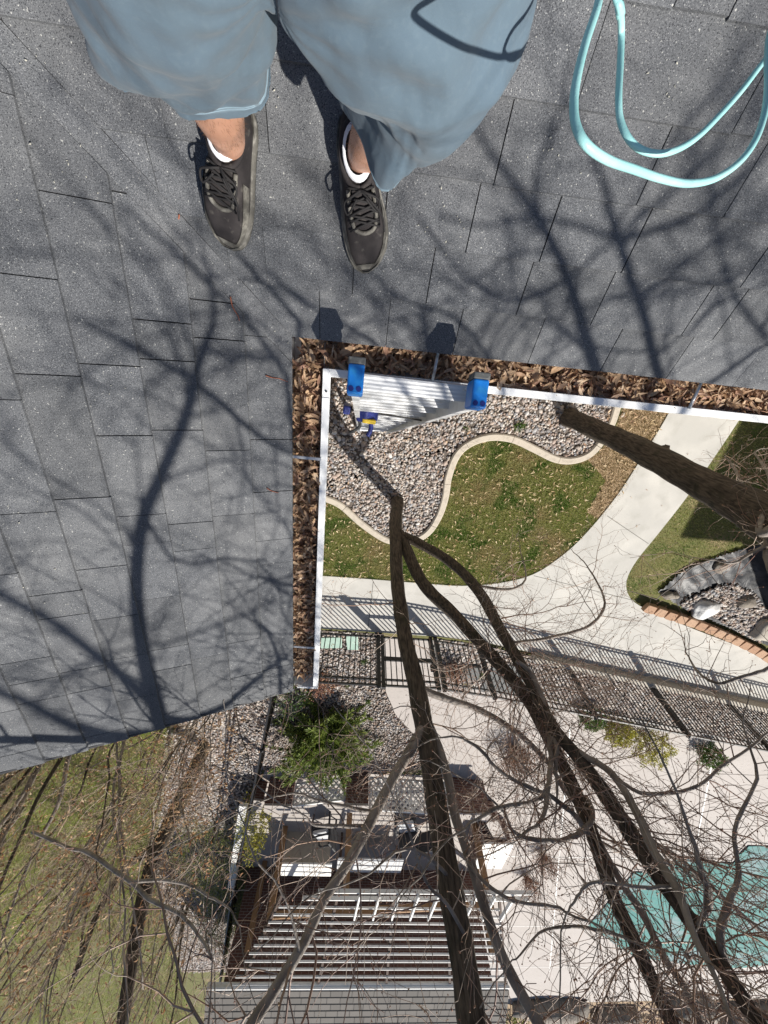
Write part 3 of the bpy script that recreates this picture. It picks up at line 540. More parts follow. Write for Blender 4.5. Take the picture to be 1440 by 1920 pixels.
o = litter('gutter_leaves', P, rng.uniform(5.14, 5.222, n), 0.035, 0.065, M['leaf_s'], 0.8, 0.6); tag(o, 'packed brown dead leaves filling the white gutters', 'leaves', kind='stuff')

# ================================================================== LADDER with its rubber-topped bumpers, and the bar clamp on its rail
lad = empty('extension_ladder', (0.12, -1.85, 0), 'aluminium extension ladder with blue bumpers leaning on the white gutter', 'ladder')
bL, bR = np.array([-0.125, -1.86, 0.02]), np.array([0.365, -1.83, 0.02])
tL, tR = np.array([-0.052, -0.165, 5.46]), np.array([0.385, -0.170, 5.46])
ld = ((tL + tR) - (bL + bR)) / 2; LL = np.linalg.norm(ld); ld /= LL
lx = np.array([1, 0, 0.]); ln = np.cross(lx, ld); ln /= np.linalg.norm(ln)
if ln[2] < 0: ln = -ln                                  # ln: up and towards the yard
def rail(a, b, side, off, name):
    """C channel, open side inward"""
    d = (b - a) / np.linalg.norm(b - a); w, h, t = 0.028, 0.080, 0.004
    prof = [(0, -h / 2), (0, h / 2), (-side * w, h / 2), (-side * w, h / 2 - t), (-side * t, h / 2 - t), (-side * t, -h / 2 + t), (-side * w, -h / 2 + t), (-side * w, -h / 2)]
    V = [p + lx * u + ln * (v + off) for p in (a, b) for u, v in prof]; k = len(prof)
    return MB().add(V, [(j, (j + 1) % k, k + (j + 1) % k, k + j) for j in range(k)] + [tuple(range(k)), tuple(range(2 * k - 1, k - 1, -1))]).build(name, M['alu'], lad)
def rung(a, b, off, wide=1.0):
    """flat-topped ribbed rung"""
    prof = [(-.021, -.016), (-.023, .0)] + [(-.021 + .0052 * i, .017 + (.0022 if i % 2 else 0)) for i in range(9)] + [(.023, .0), (.021, -.016), (0, -.021)]
    prof = [(u * wide, v) for u, v in prof]; hz = np.array([0, -1.0, 0]); up_ = np.array([0, 0, 1.0]); k = len(prof)
    V = [p + hz * u + up_ * v + ln * off for p in (a, b) for u, v in prof]
    return MB().add(V, [(j, (j + 1) % k, k + (j + 1) % k, k + j) for j in range(k)] + [tuple(range(k)), tuple(range(2 * k - 1, k - 1, -1))]).build('rung', M['alu'], lad)
lerp = lambda a, b, t: a + (b - a) * t
rail(bL, lerp(bL, tL, .62), 1 * -1, -0.045, 'rail'); rail(bR, lerp(bR, tR, .62), 1, -0.045, 'rail')
iL, iR = np.array([.032, 0, 0]), np.array([-.032, 0, 0])
fl0, fr0 = lerp(bL, tL, .22) + iL * .9, lerp(bR, tR, .22) + iR * .9
rail(fl0, tL, -1, 0.04, 'rail'); rail(fr0, tR, 1, 0.04, 'rail')
k = 0; s = 0.25
while s < LL * .23:
    t = s / LL; rung(lerp(bL, tL, t) + iL * .3, lerp(bR, tR, t) + iR * .3, -.02, 1.6); s += 0.305
s = LL - 0.17
while s > LL * .23:
    t = s / LL; rung(lerp(bL, tL, t) + iL * .15, lerp(bR, tR, t) + iR * .15, .01, 1.4); s -= 0.305
for p, sx in ((tL, -1), (tR, 1)):
    c = p + ln * .035 + ld * .0 + lx * (sx * -.012)
    mb = MB(); rot = np.array([lx, ln, ld]).T
    # cup with sloped sides
    V = []
    for (w, h, zz) in ((.046, .086, -.065), (.053, .094, -.04), (.053, .094, .030)):
        V += [c + rot @ np.array([a * w / 2, b * h / 2, zz]) for a, b in ((-1, -1), (1, -1), (1, 1), (-1, 1))]
    F = [(3, 2, 1, 0), (8, 9, 10, 11)] + [(4 * i + j, 4 * i + (j + 1) % 4, 4 * i + 4 + (j + 1) % 4, 4 * i + 4 + j) for i in range(2) for j in range(4)]
    cap = mb.add(V, F).build('bumper', M['blue'], lad, bevel=.006)
    MB().box(c - ln * .058 + ld * -.005, (.056, .022, .070), rot).build('bumper_pad', M['rubber'], cap, bevel=.004)
    for dx in (-.0125, .0125):
        q = c + rot @ np.array([dx, .031, .029]); MB().tube([q - ld * .004, q + ld * .0030], [.0088, .0088], 12).build('bumper_hole', M['navy'], cap)
for p in (bL, bR):
    foot = MB().box(p + np.array([0, 0, 0.0]) - ln * .045, (.04, .10, .05), np.array([lx, np.cross((0, 0, 1), lx), (0, 0, 1)]).T).build('foot', M['rubber'], lad, bevel=.006)

zc = 4.35; ja = at(650, 766, zc); jb = at(822, 793, zc - .05); cb = at(682, 776, zc)
clamp = empty('bar_clamp', cb, 'blue and yellow bar clamp gripping the ladder rail', 'clamp')
dv = (jb - ja) / np.linalg.norm(jb - ja); vv = np.array([0, 0, 1.0]); vv -= dv * vv.dot(dv); vv /= np.linalg.norm(vv); ww = np.cross(dv, vv); rot = np.array([dv, ww, vv]).T
MB().bar(ja - dv * .01, jb, .008, .020, vv).build('bar', M['black_steel'], clamp)
MB().box(ja, (.045, .055, .10), rot).build('fixed_jaw', M['navy'], clamp, bevel=.01)
MB().box(ja + dv * .028, (.012, .04, .04), rot).build('jaw_pad', M['black_steel'], clamp, bevel=.004)
tv = [cb + rot @ np.array(q) for q in ((-.045, 0, .05), (.01, .0, .06), (.085, -.004, .02), (.10, -.008, -.03), (.03, -.005, -.06), (-.045, 0, -.05))]
mb = MB(); wv = [p + ww * .042 for p in tv] + [p - ww * .042 for p in tv]
body = mb.add(wv, [tuple(range(6)), tuple(range(11, 5, -1))] + [(i, 6 + i, 6 + (i + 1) % 6, (i + 1) % 6) for i in range(6)]).build('clamp_body', M['navy'], clamp, bevel=.010)
yw = -1 if ww[1] > 0 else 1
MB().box(cb + rot @ np.array([.035, yw * .030, .045]), (.085, .026, .03), rot).build('name_plate', M['yellow'], body, bevel=.004)
hp = [cb + rot @ np.array(q) for q in ((.05, -.04, 0), (.062, -.085, .005), (.050, -.135, .01))]; hq = [cb + rot @ np.array(q) for q in ((.05, .04, 0), (.060, .085, .005), (.045, .135, .01))]
hh = hq if hq[2][1] < hp[2][1] else hp
MB().tube(smooth_line(hh, 5), [.016] * 11, 8).build('handle', M['navy'], clamp, smooth=True)
tt = [h_ - dv * .075 for h_ in hh]; tt[2] = tt[2] - dv * .045; MB().tube(smooth_line(tt, 5), [.011] * 11, 8).build('trigger', M['rubber'], clamp, smooth=True)

# ================================================================== THE PERSON on the roof
person = empty('person', (-0.2, 0.3, zA(0.3)), 'person in grey blue shorts and worn black running shoes standing on the shingle roof', 'person')
def ringtube(rings, k=28):
    """rings: (centre, rx, ry, phase) ellipses in XY -> closed tube"""
    V = []
    for i, rg in enumerate(rings):
        if len(rg) == 2:                                # closed outline in plan with its height(s)
            pl_, zz = rg; Q = np.array([(*p, (zz[j] if np.ndim(zz) else zz)) for j, p in enumerate(pl_)]); Q = np.concatenate([Q[-2:], Q, Q[:3]]); S2 = smooth_line(Q, 8)[16:16 + 8 * len(pl_)]
            c0 = S2.mean(0); an_ = np.unwrap(np.arctan2(S2[:, 1] - c0[1], S2[:, 0] - c0[0]))
            if an_[-1] < an_[0]: S2 = S2[::-1]
            an_ = np.mod(np.arctan2(S2[:, 1] - c0[1], S2[:, 0] - c0[0]), 2 * math.pi); o_ = np.argsort(an_)
            for j in range(k):
                a = 2 * math.pi * j / k; V.append(tuple(np.interp(a, an_[o_], S2[o_, q_], period=2 * math.pi) for q_ in range(3)))
            continue
        c, rx, ry, w = rg
        for j in range(k):
            a = 2 * math.pi * j / k; m_ = 1 + w * math.sin(3 * a + 1.3 * i + .6) + w * .6 * math.sin(5 * a + 2.1 + i)
            V.append((c[0] + rx * m_ * math.cos(a), c[1] + ry * m_ * math.sin(a), c[2]))
    n = len(rings)
    F = [(i * k + j, i * k + (j + 1) % k, (i + 1) * k + (j + 1) % k, (i + 1) * k + j) for i in range(n - 1) for j in range(k)]
    return V, F + [tuple(range(k - 1, -1, -1)), tuple((n - 1) * k + j for j in range(k))]
def fuse(name, parts, vox, smooth_it, mt, parent):
    mb = MB()
    for V, F in parts: mb.add(V, F)
    o = mb.build(name, mt)
    r = o.modifiers.new('r', 'REMESH'); r.mode = 'VOXEL'; r.voxel_size = vox
    s_ = o.modifiers.new('s', 'SMOOTH'); s_.iterations = smooth_it; s_.factor = 0.5
    me = bpy.data.meshes.new_from_object(o.evaluated_get(bpy.context.evaluated_depsgraph_get()))
    bpy.data.objects.remove(o); me.materials.clear()
    return me
def leg_tube(P, r): return tube(smooth_line(P, 5), np.interp(np.linspace(0, len(P) - 1, (len(P) - 1) * 5 + 1), np.arange(len(P)), r), 20)
legs = [leg_tube([(-.400, .348, 5.44), (-.396, .346, 5.50), (-.380, .346, 5.58), (-.360, .352, 5.70), (-.345, .365, 5.80), (-.335, .365, 5.90), (-.30, .36, 6.02), (-.25, .36, 6.2), (-.20, .37, 6.33)], [.036, .037, .043, .056, .058, .062, .070, .080, .08]),
        leg_tube([(-.068, .352, 5.44), (-.064, .352, 5.50), (-.050, .354, 5.58), (-.020, .358, 5.70), (.010, .350, 5.80), (.025, .345, 5.90), (.02, .34, 6.02), (-.01, .35, 6.2), (-.05, .37, 6.33)], [.036, .037, .043, .056, .058, .062, .070, .080, .08])]
# feet inside the shoes, hips and trunk: one continuous body
legs += [leg_tube([(-.388, .37, 5.465), (-.405, .30, 5.445), (-.43, .23, 5.40), (-.45, .18, 5.375)], [.036, .037, .034, .026]),
         leg_tube([(-.075, .40, 5.475), (-.062, .32, 5.45), (-.045, .23, 5.40), (-.034, .17, 5.375)], [.036, .037, .034, .026])]
legs += [ringtube([((-.125, .40, 6.2), .13, .10, 0), ((-.125, .41, 6.35), .16, .105, 0), ((-.125, .45, 6.55), .15, .10, 0), ((-.125, .52, 6.8), .17, .11, 0), ((-.125, .58, 6.98), .17, .10, 0), ((-.125, .60, 7.05), .07, .06, 0), ((-.125, .58, 7.12), .055, .055, 0)])]
legs += [ringtube([((-.125, .55, 7.10), .05, .06, 0), ((-.125, .54, 7.16), .075, .09, 0), ((-.125, .54, 7.24), .08, .10, 0), ((-.125, .55, 7.32), .06, .08, 0)])]
me = fuse('body', legs, 0.007, 6, M['skin'], person)
body = link('body', me, M['skin'], person, smooth=True)
# shirt, pulled over the trunk
sh_me = fuse('shirt', [ringtube([((-.125, .425, 6.42), .185, .125, 0), ((-.125, .455, 6.55), .175, .12, 0), ((-.125, .52, 6.8), .19, .13, 0), ((-.125, .585, 6.98), .185, .115, 0), ((-.125, .605, 7.04), .09, .08, 0)])], .012, 4, M['shirt'], person)
link('shirt', sh_me, M['shirt'], person, smooth=True)
# shorts
LH, RH = np.array([-.345, .392, 5.878]), np.array([.040, .328, 5.842])
hemL = [(-.468, .279), (-.435, .290), (-.400, .290), (-.353, .264), (-.289, .275), (-.214, .290), (-.198, .37), (-.24, .46), (-.34, .51), (-.43, .48), (-.480, .38)]
midL = [(-.430, .288), (-.385, .25), (-.31, .238), (-.23, .258), (-.178, .315), (-.18, .40), (-.26, .47), (-.36, .47), (-.435, .40)]
hemR = [(.004, .207), (.040, .250), (.080, .284), (.122, .302), (.138, .36), (.10, .43), (.03, .45), (-.05, .42), (-.086, .355), (-.048, .275)]
zR = [5.840, 5.852, 5.868, 5.892, 5.892, 5.87, 5.86, 5.85, 5.845, 5.84]
lowR = [(.000, .205), (.045, .232), (.088, .266), (.126, .300), (.146, .36), (.11, .43), (.03, .455), (-.05, .425), (-.090, .36), (-.052, .282)]
midR = [(-.050, .318), (.0, .266), (.030, .238), (.08, .230), (.118, .270), (.150, .335), (.12, .42), (.03, .455), (-.06, .44), (-.097, .378)]
parts = [ringtube([(hemL, LH[2]), (hemL, LH[2] + .03), (midL, 6.01), ((-.262, .352, 6.15), .128, .122, .008), ((-.205, .36, 6.30), .13, .12, 0), ((-.17, .38, 6.42), .12, .11, 0)], 40),
         ringtube([(hemR, zR), (lowR, [z_ + .035 for z_ in zR]), (midR, 6.01), ((.010, .342, 6.14), .157, .125, .010), ((-.04, .36, 6.30), .145, .12, 0), ((-.08, .38, 6.42), .12, .11, 0)], 40),
         ringtube([((-.125, .365, 6.20), .155, .095, 0), ((-.125, .375, 6.32), .195, .118, 0), ((-.125, .405, 6.47), .185, .120, 0), ((-.125, .415, 6.50), .175, .115, 0)])]
me = fuse('shorts', parts, 0.004, 3, M['shorts'], person)
nv = len(me.vertices); co = np.empty(nv * 3); me.vertices.foreach_get('co', co); co = co.reshape(-1, 3)
nr = np.array([v.normal[:] for v in me.vertices])
x, y, z = co.T
drop = np.clip((6.18 - z) / .3, 0, 1)
crx, crz = -.125, 6.22
ang = np.arctan2(z - crz, x - crx); rad = np.hypot(x - crx, (z - crz))
fold = 0.0022 * np.sin(ang * 11 + 5 * np.sin(rad * 9) + y * 9) * np.exp(-((rad - .17) / .15) ** 2)
vert = 0.0025 * np.sin(np.arctan2(y - .36, x - np.where(x < -.13, -.34, .04)) * 5 + z * 7 + np.where(x < -.13, 0, 2)) * drop
from mathutils import noise as mn
def wr(p, sx, sy, sz, o): return mn.noise(Vector((p[0] * sx + o, p[1] * sy, p[2] * sz)))
diag = 1.3 * np.array([0.011 * wr((p[0] * .85 + p[2] * .5, p[1], p[2] * .85 - p[0] * .5), 4, 6, 15, 3.1) + 0.007 * wr((p[0] * .7 - p[2] * .7, p[1], p[2] * .7 + p[0] * .7), 6, 8, 22, 9.4) + .010 * wr(p, 11, 9, 5, 1.7) + .0035 * wr(p, 24, 20, 14, 5.2) for p in co])
co2 = co + nr * (fold + vert + diag)[:, None]
hemw = 0.004 * np.sin(x * 30 + 1) * np.clip((5.95 - z) / .08, 0, 1); co2[:, 2] += hemw
me.vertices.foreach_set('co', co2.ravel()); me.update()
at_ = me.attributes.new('seam', 'FLOAT', 'POINT')
left = x < -.13; hz_ = np.where(left, LH[2], RH[2]); hem_d = np.abs((z - hz_) - .026)
seam = np.exp(-(hem_d / .0035) ** 2)
at_.data.foreach_set('value', seam.astype(np.float32))
nt = M['shorts'].node_tree; N, L = nt.nodes, nt.links; b = N['Principled BSDF']; src = b.inputs['Base Color'].links[0].from_socket
an = N.new('ShaderNodeAttribute'); an.attribute_name = 'seam'; mx = N.new('ShaderNodeMix'); mx.data_type = 'RGBA'; mu = N.new('ShaderNodeMath'); mu.operation = 'MULTIPLY'; mu.inputs[1].default_value = .55
L.new(an.outputs['Fac'], mu.inputs[0]); L.new(mu.outputs[0], mx.inputs[0]); L.new(src, mx.inputs[6]); mx.inputs[7].default_value = (.30, .40, .46, 1); L.new(mx.outputs[2], b.inputs['Base Color'])
shorts = link('shorts', me, M['shorts'], person, smooth=True)
from mathutils.bvhtree import BVHTree
bvh = BVHTree.FromPolygons([tuple(v) for v in co2], [tuple(p.vertices) for p in me.polygons])
def on_shorts(px, py, off):
    r = Vector(ray(px, py).tolist()).normalized(); h = bvh.ray_cast(Vector((0, 0, HC)), r)
    return None if h[0] is None else np.array(h[0] - r * off)
for Hc_, zfun_, c_ in ((hemL, lambda a: LH[2], (-.345, .385)), (hemR, lambda a: 5.862 + .028 * math.cos(a), (.03, .335))):
    for dz in (.024, .029):                             # the twin stitching line of each hem
        pts = []
        for a in np.linspace(0, 2 * math.pi, 73)[:-1]:
            d_ = Vector((math.cos(a), math.sin(a), 0)); h = bvh.ray_cast(Vector((c_[0], c_[1], zfun_(a) + dz)), d_)
            if h[0] is not None: pts.append(np.array(h[0] + d_ * .0006))
        if len(pts) > 60: MB().tube(np.array(pts + pts[:1]), .0009, 5, False).build('hem_stitch', M['stitch'], shorts)
for l_ in ([(516, -12), (519, 4), (521, 20), (523, 34)], [(522, 60), (519, 100), (512, 145), (503, 180)]):   # centre seam, inner leg seam
    pts = [p for p in (on_shorts(a_, b_, .0008) for a_, b_ in l_) if p is not None]
    if len(pts) > 2: MB().tube(smooth_line(pts, 4), .0012, 5).build('seam', M['cord'], shorts)

def shoe(heel, toe, side, name_label):
    """heel, toe on the roof (plan); side = +1 when the outer side is +X"""
    heel, toe = np.array([*heel, 0.]), np.array([*toe, 0.]); ax = toe - heel; Lp = np.linalg.norm(ax); ax /= Lp; lat = np.array([-ax[1], ax[0], 0.])
    if lat[0] * side < 0: lat = -lat
    def W(s, u, h):                                     # s along 0..1, u sideways (m), h above the roof (m)
        p = heel + ax * (s * Lp) + lat * u; p[2] = zA(p[1]) + h + .004; return p
    S_ = np.array([0, .06, .16, .30, .45, .60, .72, .83, .91, .965, 1.0])
    hw = np.array([.018, .031, .037, .036, .039, .046, .0475, .043, .034, .022, .007]) * 1.29
    cen = np.array([0, 0, 0, -.002, -.003, .0, .001, -.001, -.005, -.008, -.010])
    top = np.array([.085, .092, .096, .100, .101, .092, .073, .058, .051, .044, .036])
    mb = MB(); k = 18; V = []
    for s_, h_, c_, t_ in zip(S_, hw, cen, top):
        for j in range(k):
            a = math.pi * j / (k - 1); ca, sa = math.cos(a), math.sin(a)
            V.append(W(s_, c_ + h_ * np.sign(ca) * abs(ca) ** .55, .022 + (t_ - .022) * abs(sa) ** .75))
    n = len(S_); F = [(i * k + j, i * k + j + 1, (i + 1) * k + j + 1, (i + 1) * k + j) for i in range(n - 1) for j in range(k - 1)] + [tuple(range(k)), tuple((n - 1) * k + j for j in range(k - 1, -1, -1))]
    ho = mb.add(V, F); o = ho.build('shoe', M['shoe'], person, smooth=True); sd_ = o.modifiers.new('sub', 'SUBSURF'); sd_.levels = 2; sd_.render_levels = 2
    # midsole: outline a little wider than the upper, with a flared toe and heel
    s2 = np.linspace(0, 1, 25); w2 = np.interp(s2, S_, hw) + .005; w2[0] = .016; w2[-1] = .010; c2 = np.interp(s2, S_, cen)
    out = [(s_, c_ + w_) for s_, c_, w_ in zip(s2, c2, w2)] + [(s_, c_ - w_) for s_, c_, w_ in zip(s2[::-1], c2[::-1], w2[::-1])]
    out = [(s_ * 1.028 - .014, u) for s_, u in out]; q = len(out)
    V = [W(s_, u, .0) for s_, u in out] + [W(s_, u * 1.04, .016) for s_, u in out] + [W(s_, u * .98, .030 + .010 * (s_ < .2) + .006 * (s_ > .93)) for s_, u in out] + [W(s_, u * .9, .031) for s_, u in out]
    F = [(a * q + i, a * q + (i + 1) % q, (a + 1) * q + (i + 1) % q, (a + 1) * q + i) for a in range(3) for i in range(q)] + [tuple(range(q - 1, -1, -1)), tuple(range(3 * q, 4 * q))]
    sole = MB().add(V, F).build('sole', M['sole'], o, smooth=True)
    # toe rand and mudguard
    def upper(s_, f, lift=.003):                        # a point on the upper, f from -1 (inner) to 1 (outer)
        h_, c_, t_ = np.interp(s_, S_, hw), np.interp(s_, S_, cen), np.interp(s_, S_, top); a = math.acos(max(-1, min(1, -f))) ; ca, sa = -math.cos(a), math.sin(a)
        ca = f
        sa = math.sqrt(max(0, 1 - (abs(f) ** (1 / .55)) ** 2)); return W(s_, c_ + (h_ + lift * .6) * ca, .022 + (t_ - .022) * sa ** .75 + lift)
    for f0, f1, sA, sB_ in ((.99, .86, .52, .99), (-.99, -.86, .50, .99)):
        ss = np.linspace(sA, sB_, 12); V = [upper(s_, f0, .003) for s_ in ss] + [upper(s_, f1, .0035) for s_ in ss]
        MB().add(V, [(i, i + 1, 13 + i, 12 + i) for i in range(11)]).build('toe_rand', M['shoe_trim'], o, smooth=True)
    V = [upper(.955, f, .0035) for f in np.linspace(-.95, .95, 9)] + [upper(.992, f, .004) for f in np.linspace(-.95, .95, 9)]
    MB().add(V, [(i, i + 1, 10 + i, 9 + i) for i in range(8)]).build('toe_bumper', M['shoe_trim'], o, smooth=True)
    # eyestay: a U of lighter worn trim round the lacing, and the laces
    U = [upper(.47, -.60, .005), upper(.56, -.58, .005), upper(.65, -.54, .005), upper(.715, -.38, .006), upper(.74, 0, .006), upper(.715, .38, .006), upper(.65, .54, .005), upper(.56, .58, .005), upper(.47, .60, .005)]
    MB().tube(smooth_line(U, 5), [.0058] * 41, 8).build('eyestay', M['shoe_trim'], o, smooth=True)
    V = [upper(s_, f, .006) for s_ in np.linspace(.46, .70, 7) for f in np.linspace(-.40, .40, 7)]
    MB().add(V, [(i * 7 + j, i * 7 + j + 1, i * 7 + j + 8, i * 7 + j + 7) for i in range(6) for j in range(6)]).build('tongue', M['shoe'], o, smooth=True)
    for i, s_ in enumerate((.50, .55, .60, .65, .69)):
        ph = .03 if i % 2 else -.03
        MB().tube([upper(s_ + ph * (f), f * .62, .0105 + .004 * (1 - f * f)) for f in np.linspace(-1, 1, 9)], .0030, 6).build('lace', M['lace'], o, smooth=True)
        MB().tube([upper(s_ - ph * (f) - .012, f * .62, .0095 + .004 * (1 - f * f)) for f in np.linspace(-1, 1, 9)], .0028, 6).build('lace', M['lace'], o, smooth=True)
    b0 = upper(.49, 0, .016)
    for sx in (-1, 1):
        lp = [b0, b0 + lat * sx * .018 + ax * .01 + np.array([0, 0, .008]), b0 + lat * sx * .046 + ax * .022 + np.array([0, 0, -.004]), b0 + lat * sx * .040 + ax * .045 + np.array([0, 0, -.016]), b0 + lat * sx * .012 + ax * .018 + np.array([0, 0, .003])]
        MB().tube(smooth_line(lp, 5), .0030, 6).build('lace', M['lace'], o, smooth=True)
    MB().tube(smooth_line([b0, b0 + lat * side * .03 + ax * .03, b0 + lat * side * .052 + ax * .055 - np.array([0, 0, .02]), b0 + lat * side * .056 + ax * .085 - np.array([0, 0, .045])], 5), .0028, 6).build('lace', M['lace'], o, smooth=True)
    # padded collar round the ankle
    Cc = [W(.285 + .185 * math.cos(a), -.002 + .0405 * math.sin(a), .097 + .006 * math.cos(2 * a)) for a in np.linspace(0, 2 * math.pi, 25)]
    MB().tube(Cc, .0075, 8).build('collar', M['shoe'], o, smooth=True)
    Cc = [W(.285 + .160 * math.cos(a), -.002 + .0365 * math.sin(a), .108 + .005 * math.cos(2 * a)) for a in np.linspace(0, 2 * math.pi, 25)]
    V = [c_ for c_ in Cc] + [c_ + np.array([0, 0, .016]) + (0.04 * (np.mean(Cc, axis=0) - c_)) for c_ in Cc] + [c_ + np.array([0, 0, .015]) + (0.22 * (np.mean(Cc, axis=0) - c_)) for c_ in Cc]
    MB().add(V, [(a * 25 + i, a * 25 + i + 1, a * 25 + 26 + i, a * 25 + 25 + i) for a in range(2) for i in range(24)]).build('sock', M['sock'], person, smooth=True)
    return o
shoe((-.372, .432), (-.466, .140), -1, '')
shoe((-.088, .438), (-.026, .122), 1, '')
# fine hair on the shins
mb = MB()
bv2 = BVHTree.FromPolygons([tuple(v.co) for v in body.data.vertices], [tuple(p.vertices) for p in body.data.polygons])
for k in range(1500):
    s_ = random.choice(((-.36, .352), (-.03, .358))); zz = random.uniform(5.60, 5.88); a = random.uniform(0, 6.28)
    h = bv2.ray_cast(Vector((s_[0] + .2 * math.cos(a), s_[1] + .2 * math.sin(a), zz)), Vector((-math.cos(a), -math.sin(a), 0)))
    if h[0] is None: continue
    p = np.array(h[0]); n_ = np.array(h[1]); d = n_ * .3 + np.array([random.gauss(0, .4), random.gauss(0, .4), -.8]); d /= np.linalg.norm(d); w_ = np.cross(d, n_) * .00028
    q = p + n_ * .001; e = q + d * random.uniform(.006, .015) + n_ * .002; mb.add([q - w_, q + w_, e], [(0, 1, 2)])
hr = mb.build('leg_hair', M['hair'], body); hr['kind'] = 'stuff'

# ================================================================== the aqua cord hanging beside the person
def hose_pts(l, D=.0060):
    out = []
    for px, py, w in l:
        d = D * FPX / w; dr = depth(onA(px, py, .012)); w2 = 10 + (w - 8) * .42; out.append(atD(px, py, min(D * FPX / w2, dr)))
    return out
h1 = hose_pts([(1132, -30, 19), (1118, 20, 20), (1098, 80, 21), (1083, 140, 22), (1076, 190, 22.5), (1080, 235, 23), (1100, 272, 23), (1140, 300, 21), (1190, 318, 18), (1240, 335, 15.5), (1290, 344, 14.5), (1340, 335, 13.5), (1385, 305, 12.5), (1415, 265, 12), (1433, 215, 11.5), (1440, 160, 11), (1440, 100, 10.5), (1452, 40, 10)])
h2 = hose_pts([(1152, -30, 15), (1162, 15, 14), (1165, 60, 12), (1163, 120, 12), (1160, 180, 12.5), (1163, 225, 12.5), (1180, 262, 12.5), (1205, 282, 12), (1240, 288, 11.5), (1275, 278, 10.5), (1310, 255, 10), (1350, 215, 9.5), (1390, 170, 9), (1430, 118, 8.5), (1480, 60, 8.3), (1540, 0, 8.2)])
hs = empty('lanyard', h1[0], 'pale aqua cord hanging in two loose loops beside the shorts', 'cord')
ex = lambda a, b, k: a + (a - b) / np.linalg.norm(a - b) * k
def tails(h): return [ex(h[0], h[1], .16) + np.array([0, 0, .07]), ex(h[0], h[1], .08) + np.array([0, 0, .02])] + h + [ex(h[-1], h[-2], .08) + np.array([0, 0, .03]), ex(h[-1], h[-2], .16) + np.array([0, 0, .10])]
MB().tube(smooth_line(tails(h1), 8), .0030, 14).build('cord_loop', M['hose'], hs, smooth=True)
MB().tube(smooth_line(tails(h2), 8), .0030, 14).build('cord_loop', M['hose'], hs, smooth=True)
fer = hose_pts([(1161, 8, 14), (1164, 30, 13.5)]); MB().tube(fer, .0037, 14).build('ferrule', M['hose'], hs, smooth=True)
# small reddish twigs and pale scraps on the shingles
def roof_twig(px, f, label):
    P = [f(a, b, .010) for a, b in px]; o = MB().tube(smooth_line(P, 4), np.linspace(.0022, .0012, (len(P) - 1) * 4 + 1), 6).build('twig', M['redtwig'], None, True); tag(o, label, 'twig')
M['redtwig'] = mat('redtwig', (0.30, 0.10, 0.055), 0.7)
roof_twig([(336, 402), (334, 425), (338, 436), (352, 448)], onA, 'small bent red twig on the shingles beside the scuffed toe of a shoe')
roof_twig([(432, 556), (436, 575), (446, 592), (449, 602)], onB, 'thin red brown twig lying along the roof valley')
roof_twig([(498, 704), (510, 708), (524, 710), (540, 716)], onB, 'pale brown twig at the shingle edge above the gutter')
roof_twig([(500, 915), (508, 920), (522, 924)], onB, 'short red twig lying near the gutter strap')
n = 95; cl = [(525, 190, onA), (1235, 160, onA), (1020, 270, onA), (1030, 290, onA), (850, 380, onA), (200, 725, onB), (420, 1025, onB), (450, 1230, onB), (70, 1100, onB), (130, 1120, onB), (60, 960, onB), (80, 100, onB), (130, 320, onB), (520, 640, onB), (30, 330, onB), (845, 430, onA), (300, 1000, onB)]
pos = []
for k in range(n):
    a, b, f = random.choice(cl); pos.append(f(a + random.gauss(0, 34), b + random.gauss(0, 30), .0105))
pos = np.array(pos); sc = np.stack([rng.uniform(.0015, .0045, n), rng.uniform(.001, .0025, n), np.full(n, .0006)], 1)
o = link('debris', scatter_mesh('debris', ico_v, ico_f, pos, rotmats(n, .3), sc), M['dust']); tag(o, 'tiny pale scraps of bark and grit on the shingles', 'debris', kind='stuff')

# ================================================================== FENCES
def fence(name, pts, label, hgt=1.45, gap=0.112, posts=None, cat='fence', group=None, z0=0.03, pr=0.0105, parent=None, two_rails=True):
    pts = [np.array([*p, 0.]) for p in pts]
    f = parent or empty(name, (*pts[0][:2], z0), label, cat, group)
    up_ = np.array([0, 0, 1.0]); pm = None
    for a, b in zip(pts[:-1], pts[1:]):
        L_ = np.linalg.norm(b - a); d = (b - a) / L_
        for h in ((z0 + .10, z0 + hgt - .17, z0 + hgt - .03) if two_rails else (z0 + .1, z0 + hgt - .05)):
            MB().bar(a + up_ * h, b + up_ * h, .034, .040).build('rail', M['iron'], f)
        n = int(L_ / gap)
        if pm is None:
            pm = MB().bar((0, 0, .07), (0, 0, hgt - .02), pr * 1.9, pr * 1.9, (0, 1, 0)).mesh('picket'); pm.materials.append(M['iron'])
        for i in range(n):
            p = a + d * (i + .5) * L_ / n; o = bpy.data.objects.new('picket', pm); C.objects.link(o); o.parent = f
            o.location = Vector((p[0], p[1], z0)) - Vector(f.location); o.rotation_euler = (0, 0, math.atan2(d[1], d[0]))
    for p in (posts if posts is not None else pts):
        q = np.array([p[0], p[1], 0.]); po = MB().box(q + up_ * (z0 + hgt / 2), (.080, .080, hgt + .02)).build('post', M['iron'], f)
        MB().add([q + np.array([sx * .038, sy * .038, z0 + hgt + .012]) for sx, sy in ((-1, -1), (1, -1), (1, 1), (-1, 1))] + [q + np.array([0, 0, z0 + hgt + .045])], [(0, 1, 4), (1, 2, 4), (2, 3, 4), (3, 0, 4), (3, 2, 1, 0)]).build('post_cap', M['iron'], po)
    return f
fence('picket_fence', [(-1.35, -6.68), (0.735, -6.68)], 'black picket fence panel beside the gate in front of two green valve boxes', posts=[(-1.35, -6.68), (0.735, -6.68)])
gate = fence('fence_gate', [(0.83, -6.68), (1.98, -6.68)], 'black iron picket gate with a broad middle rail', gap=.105, posts=[], cat='gate')
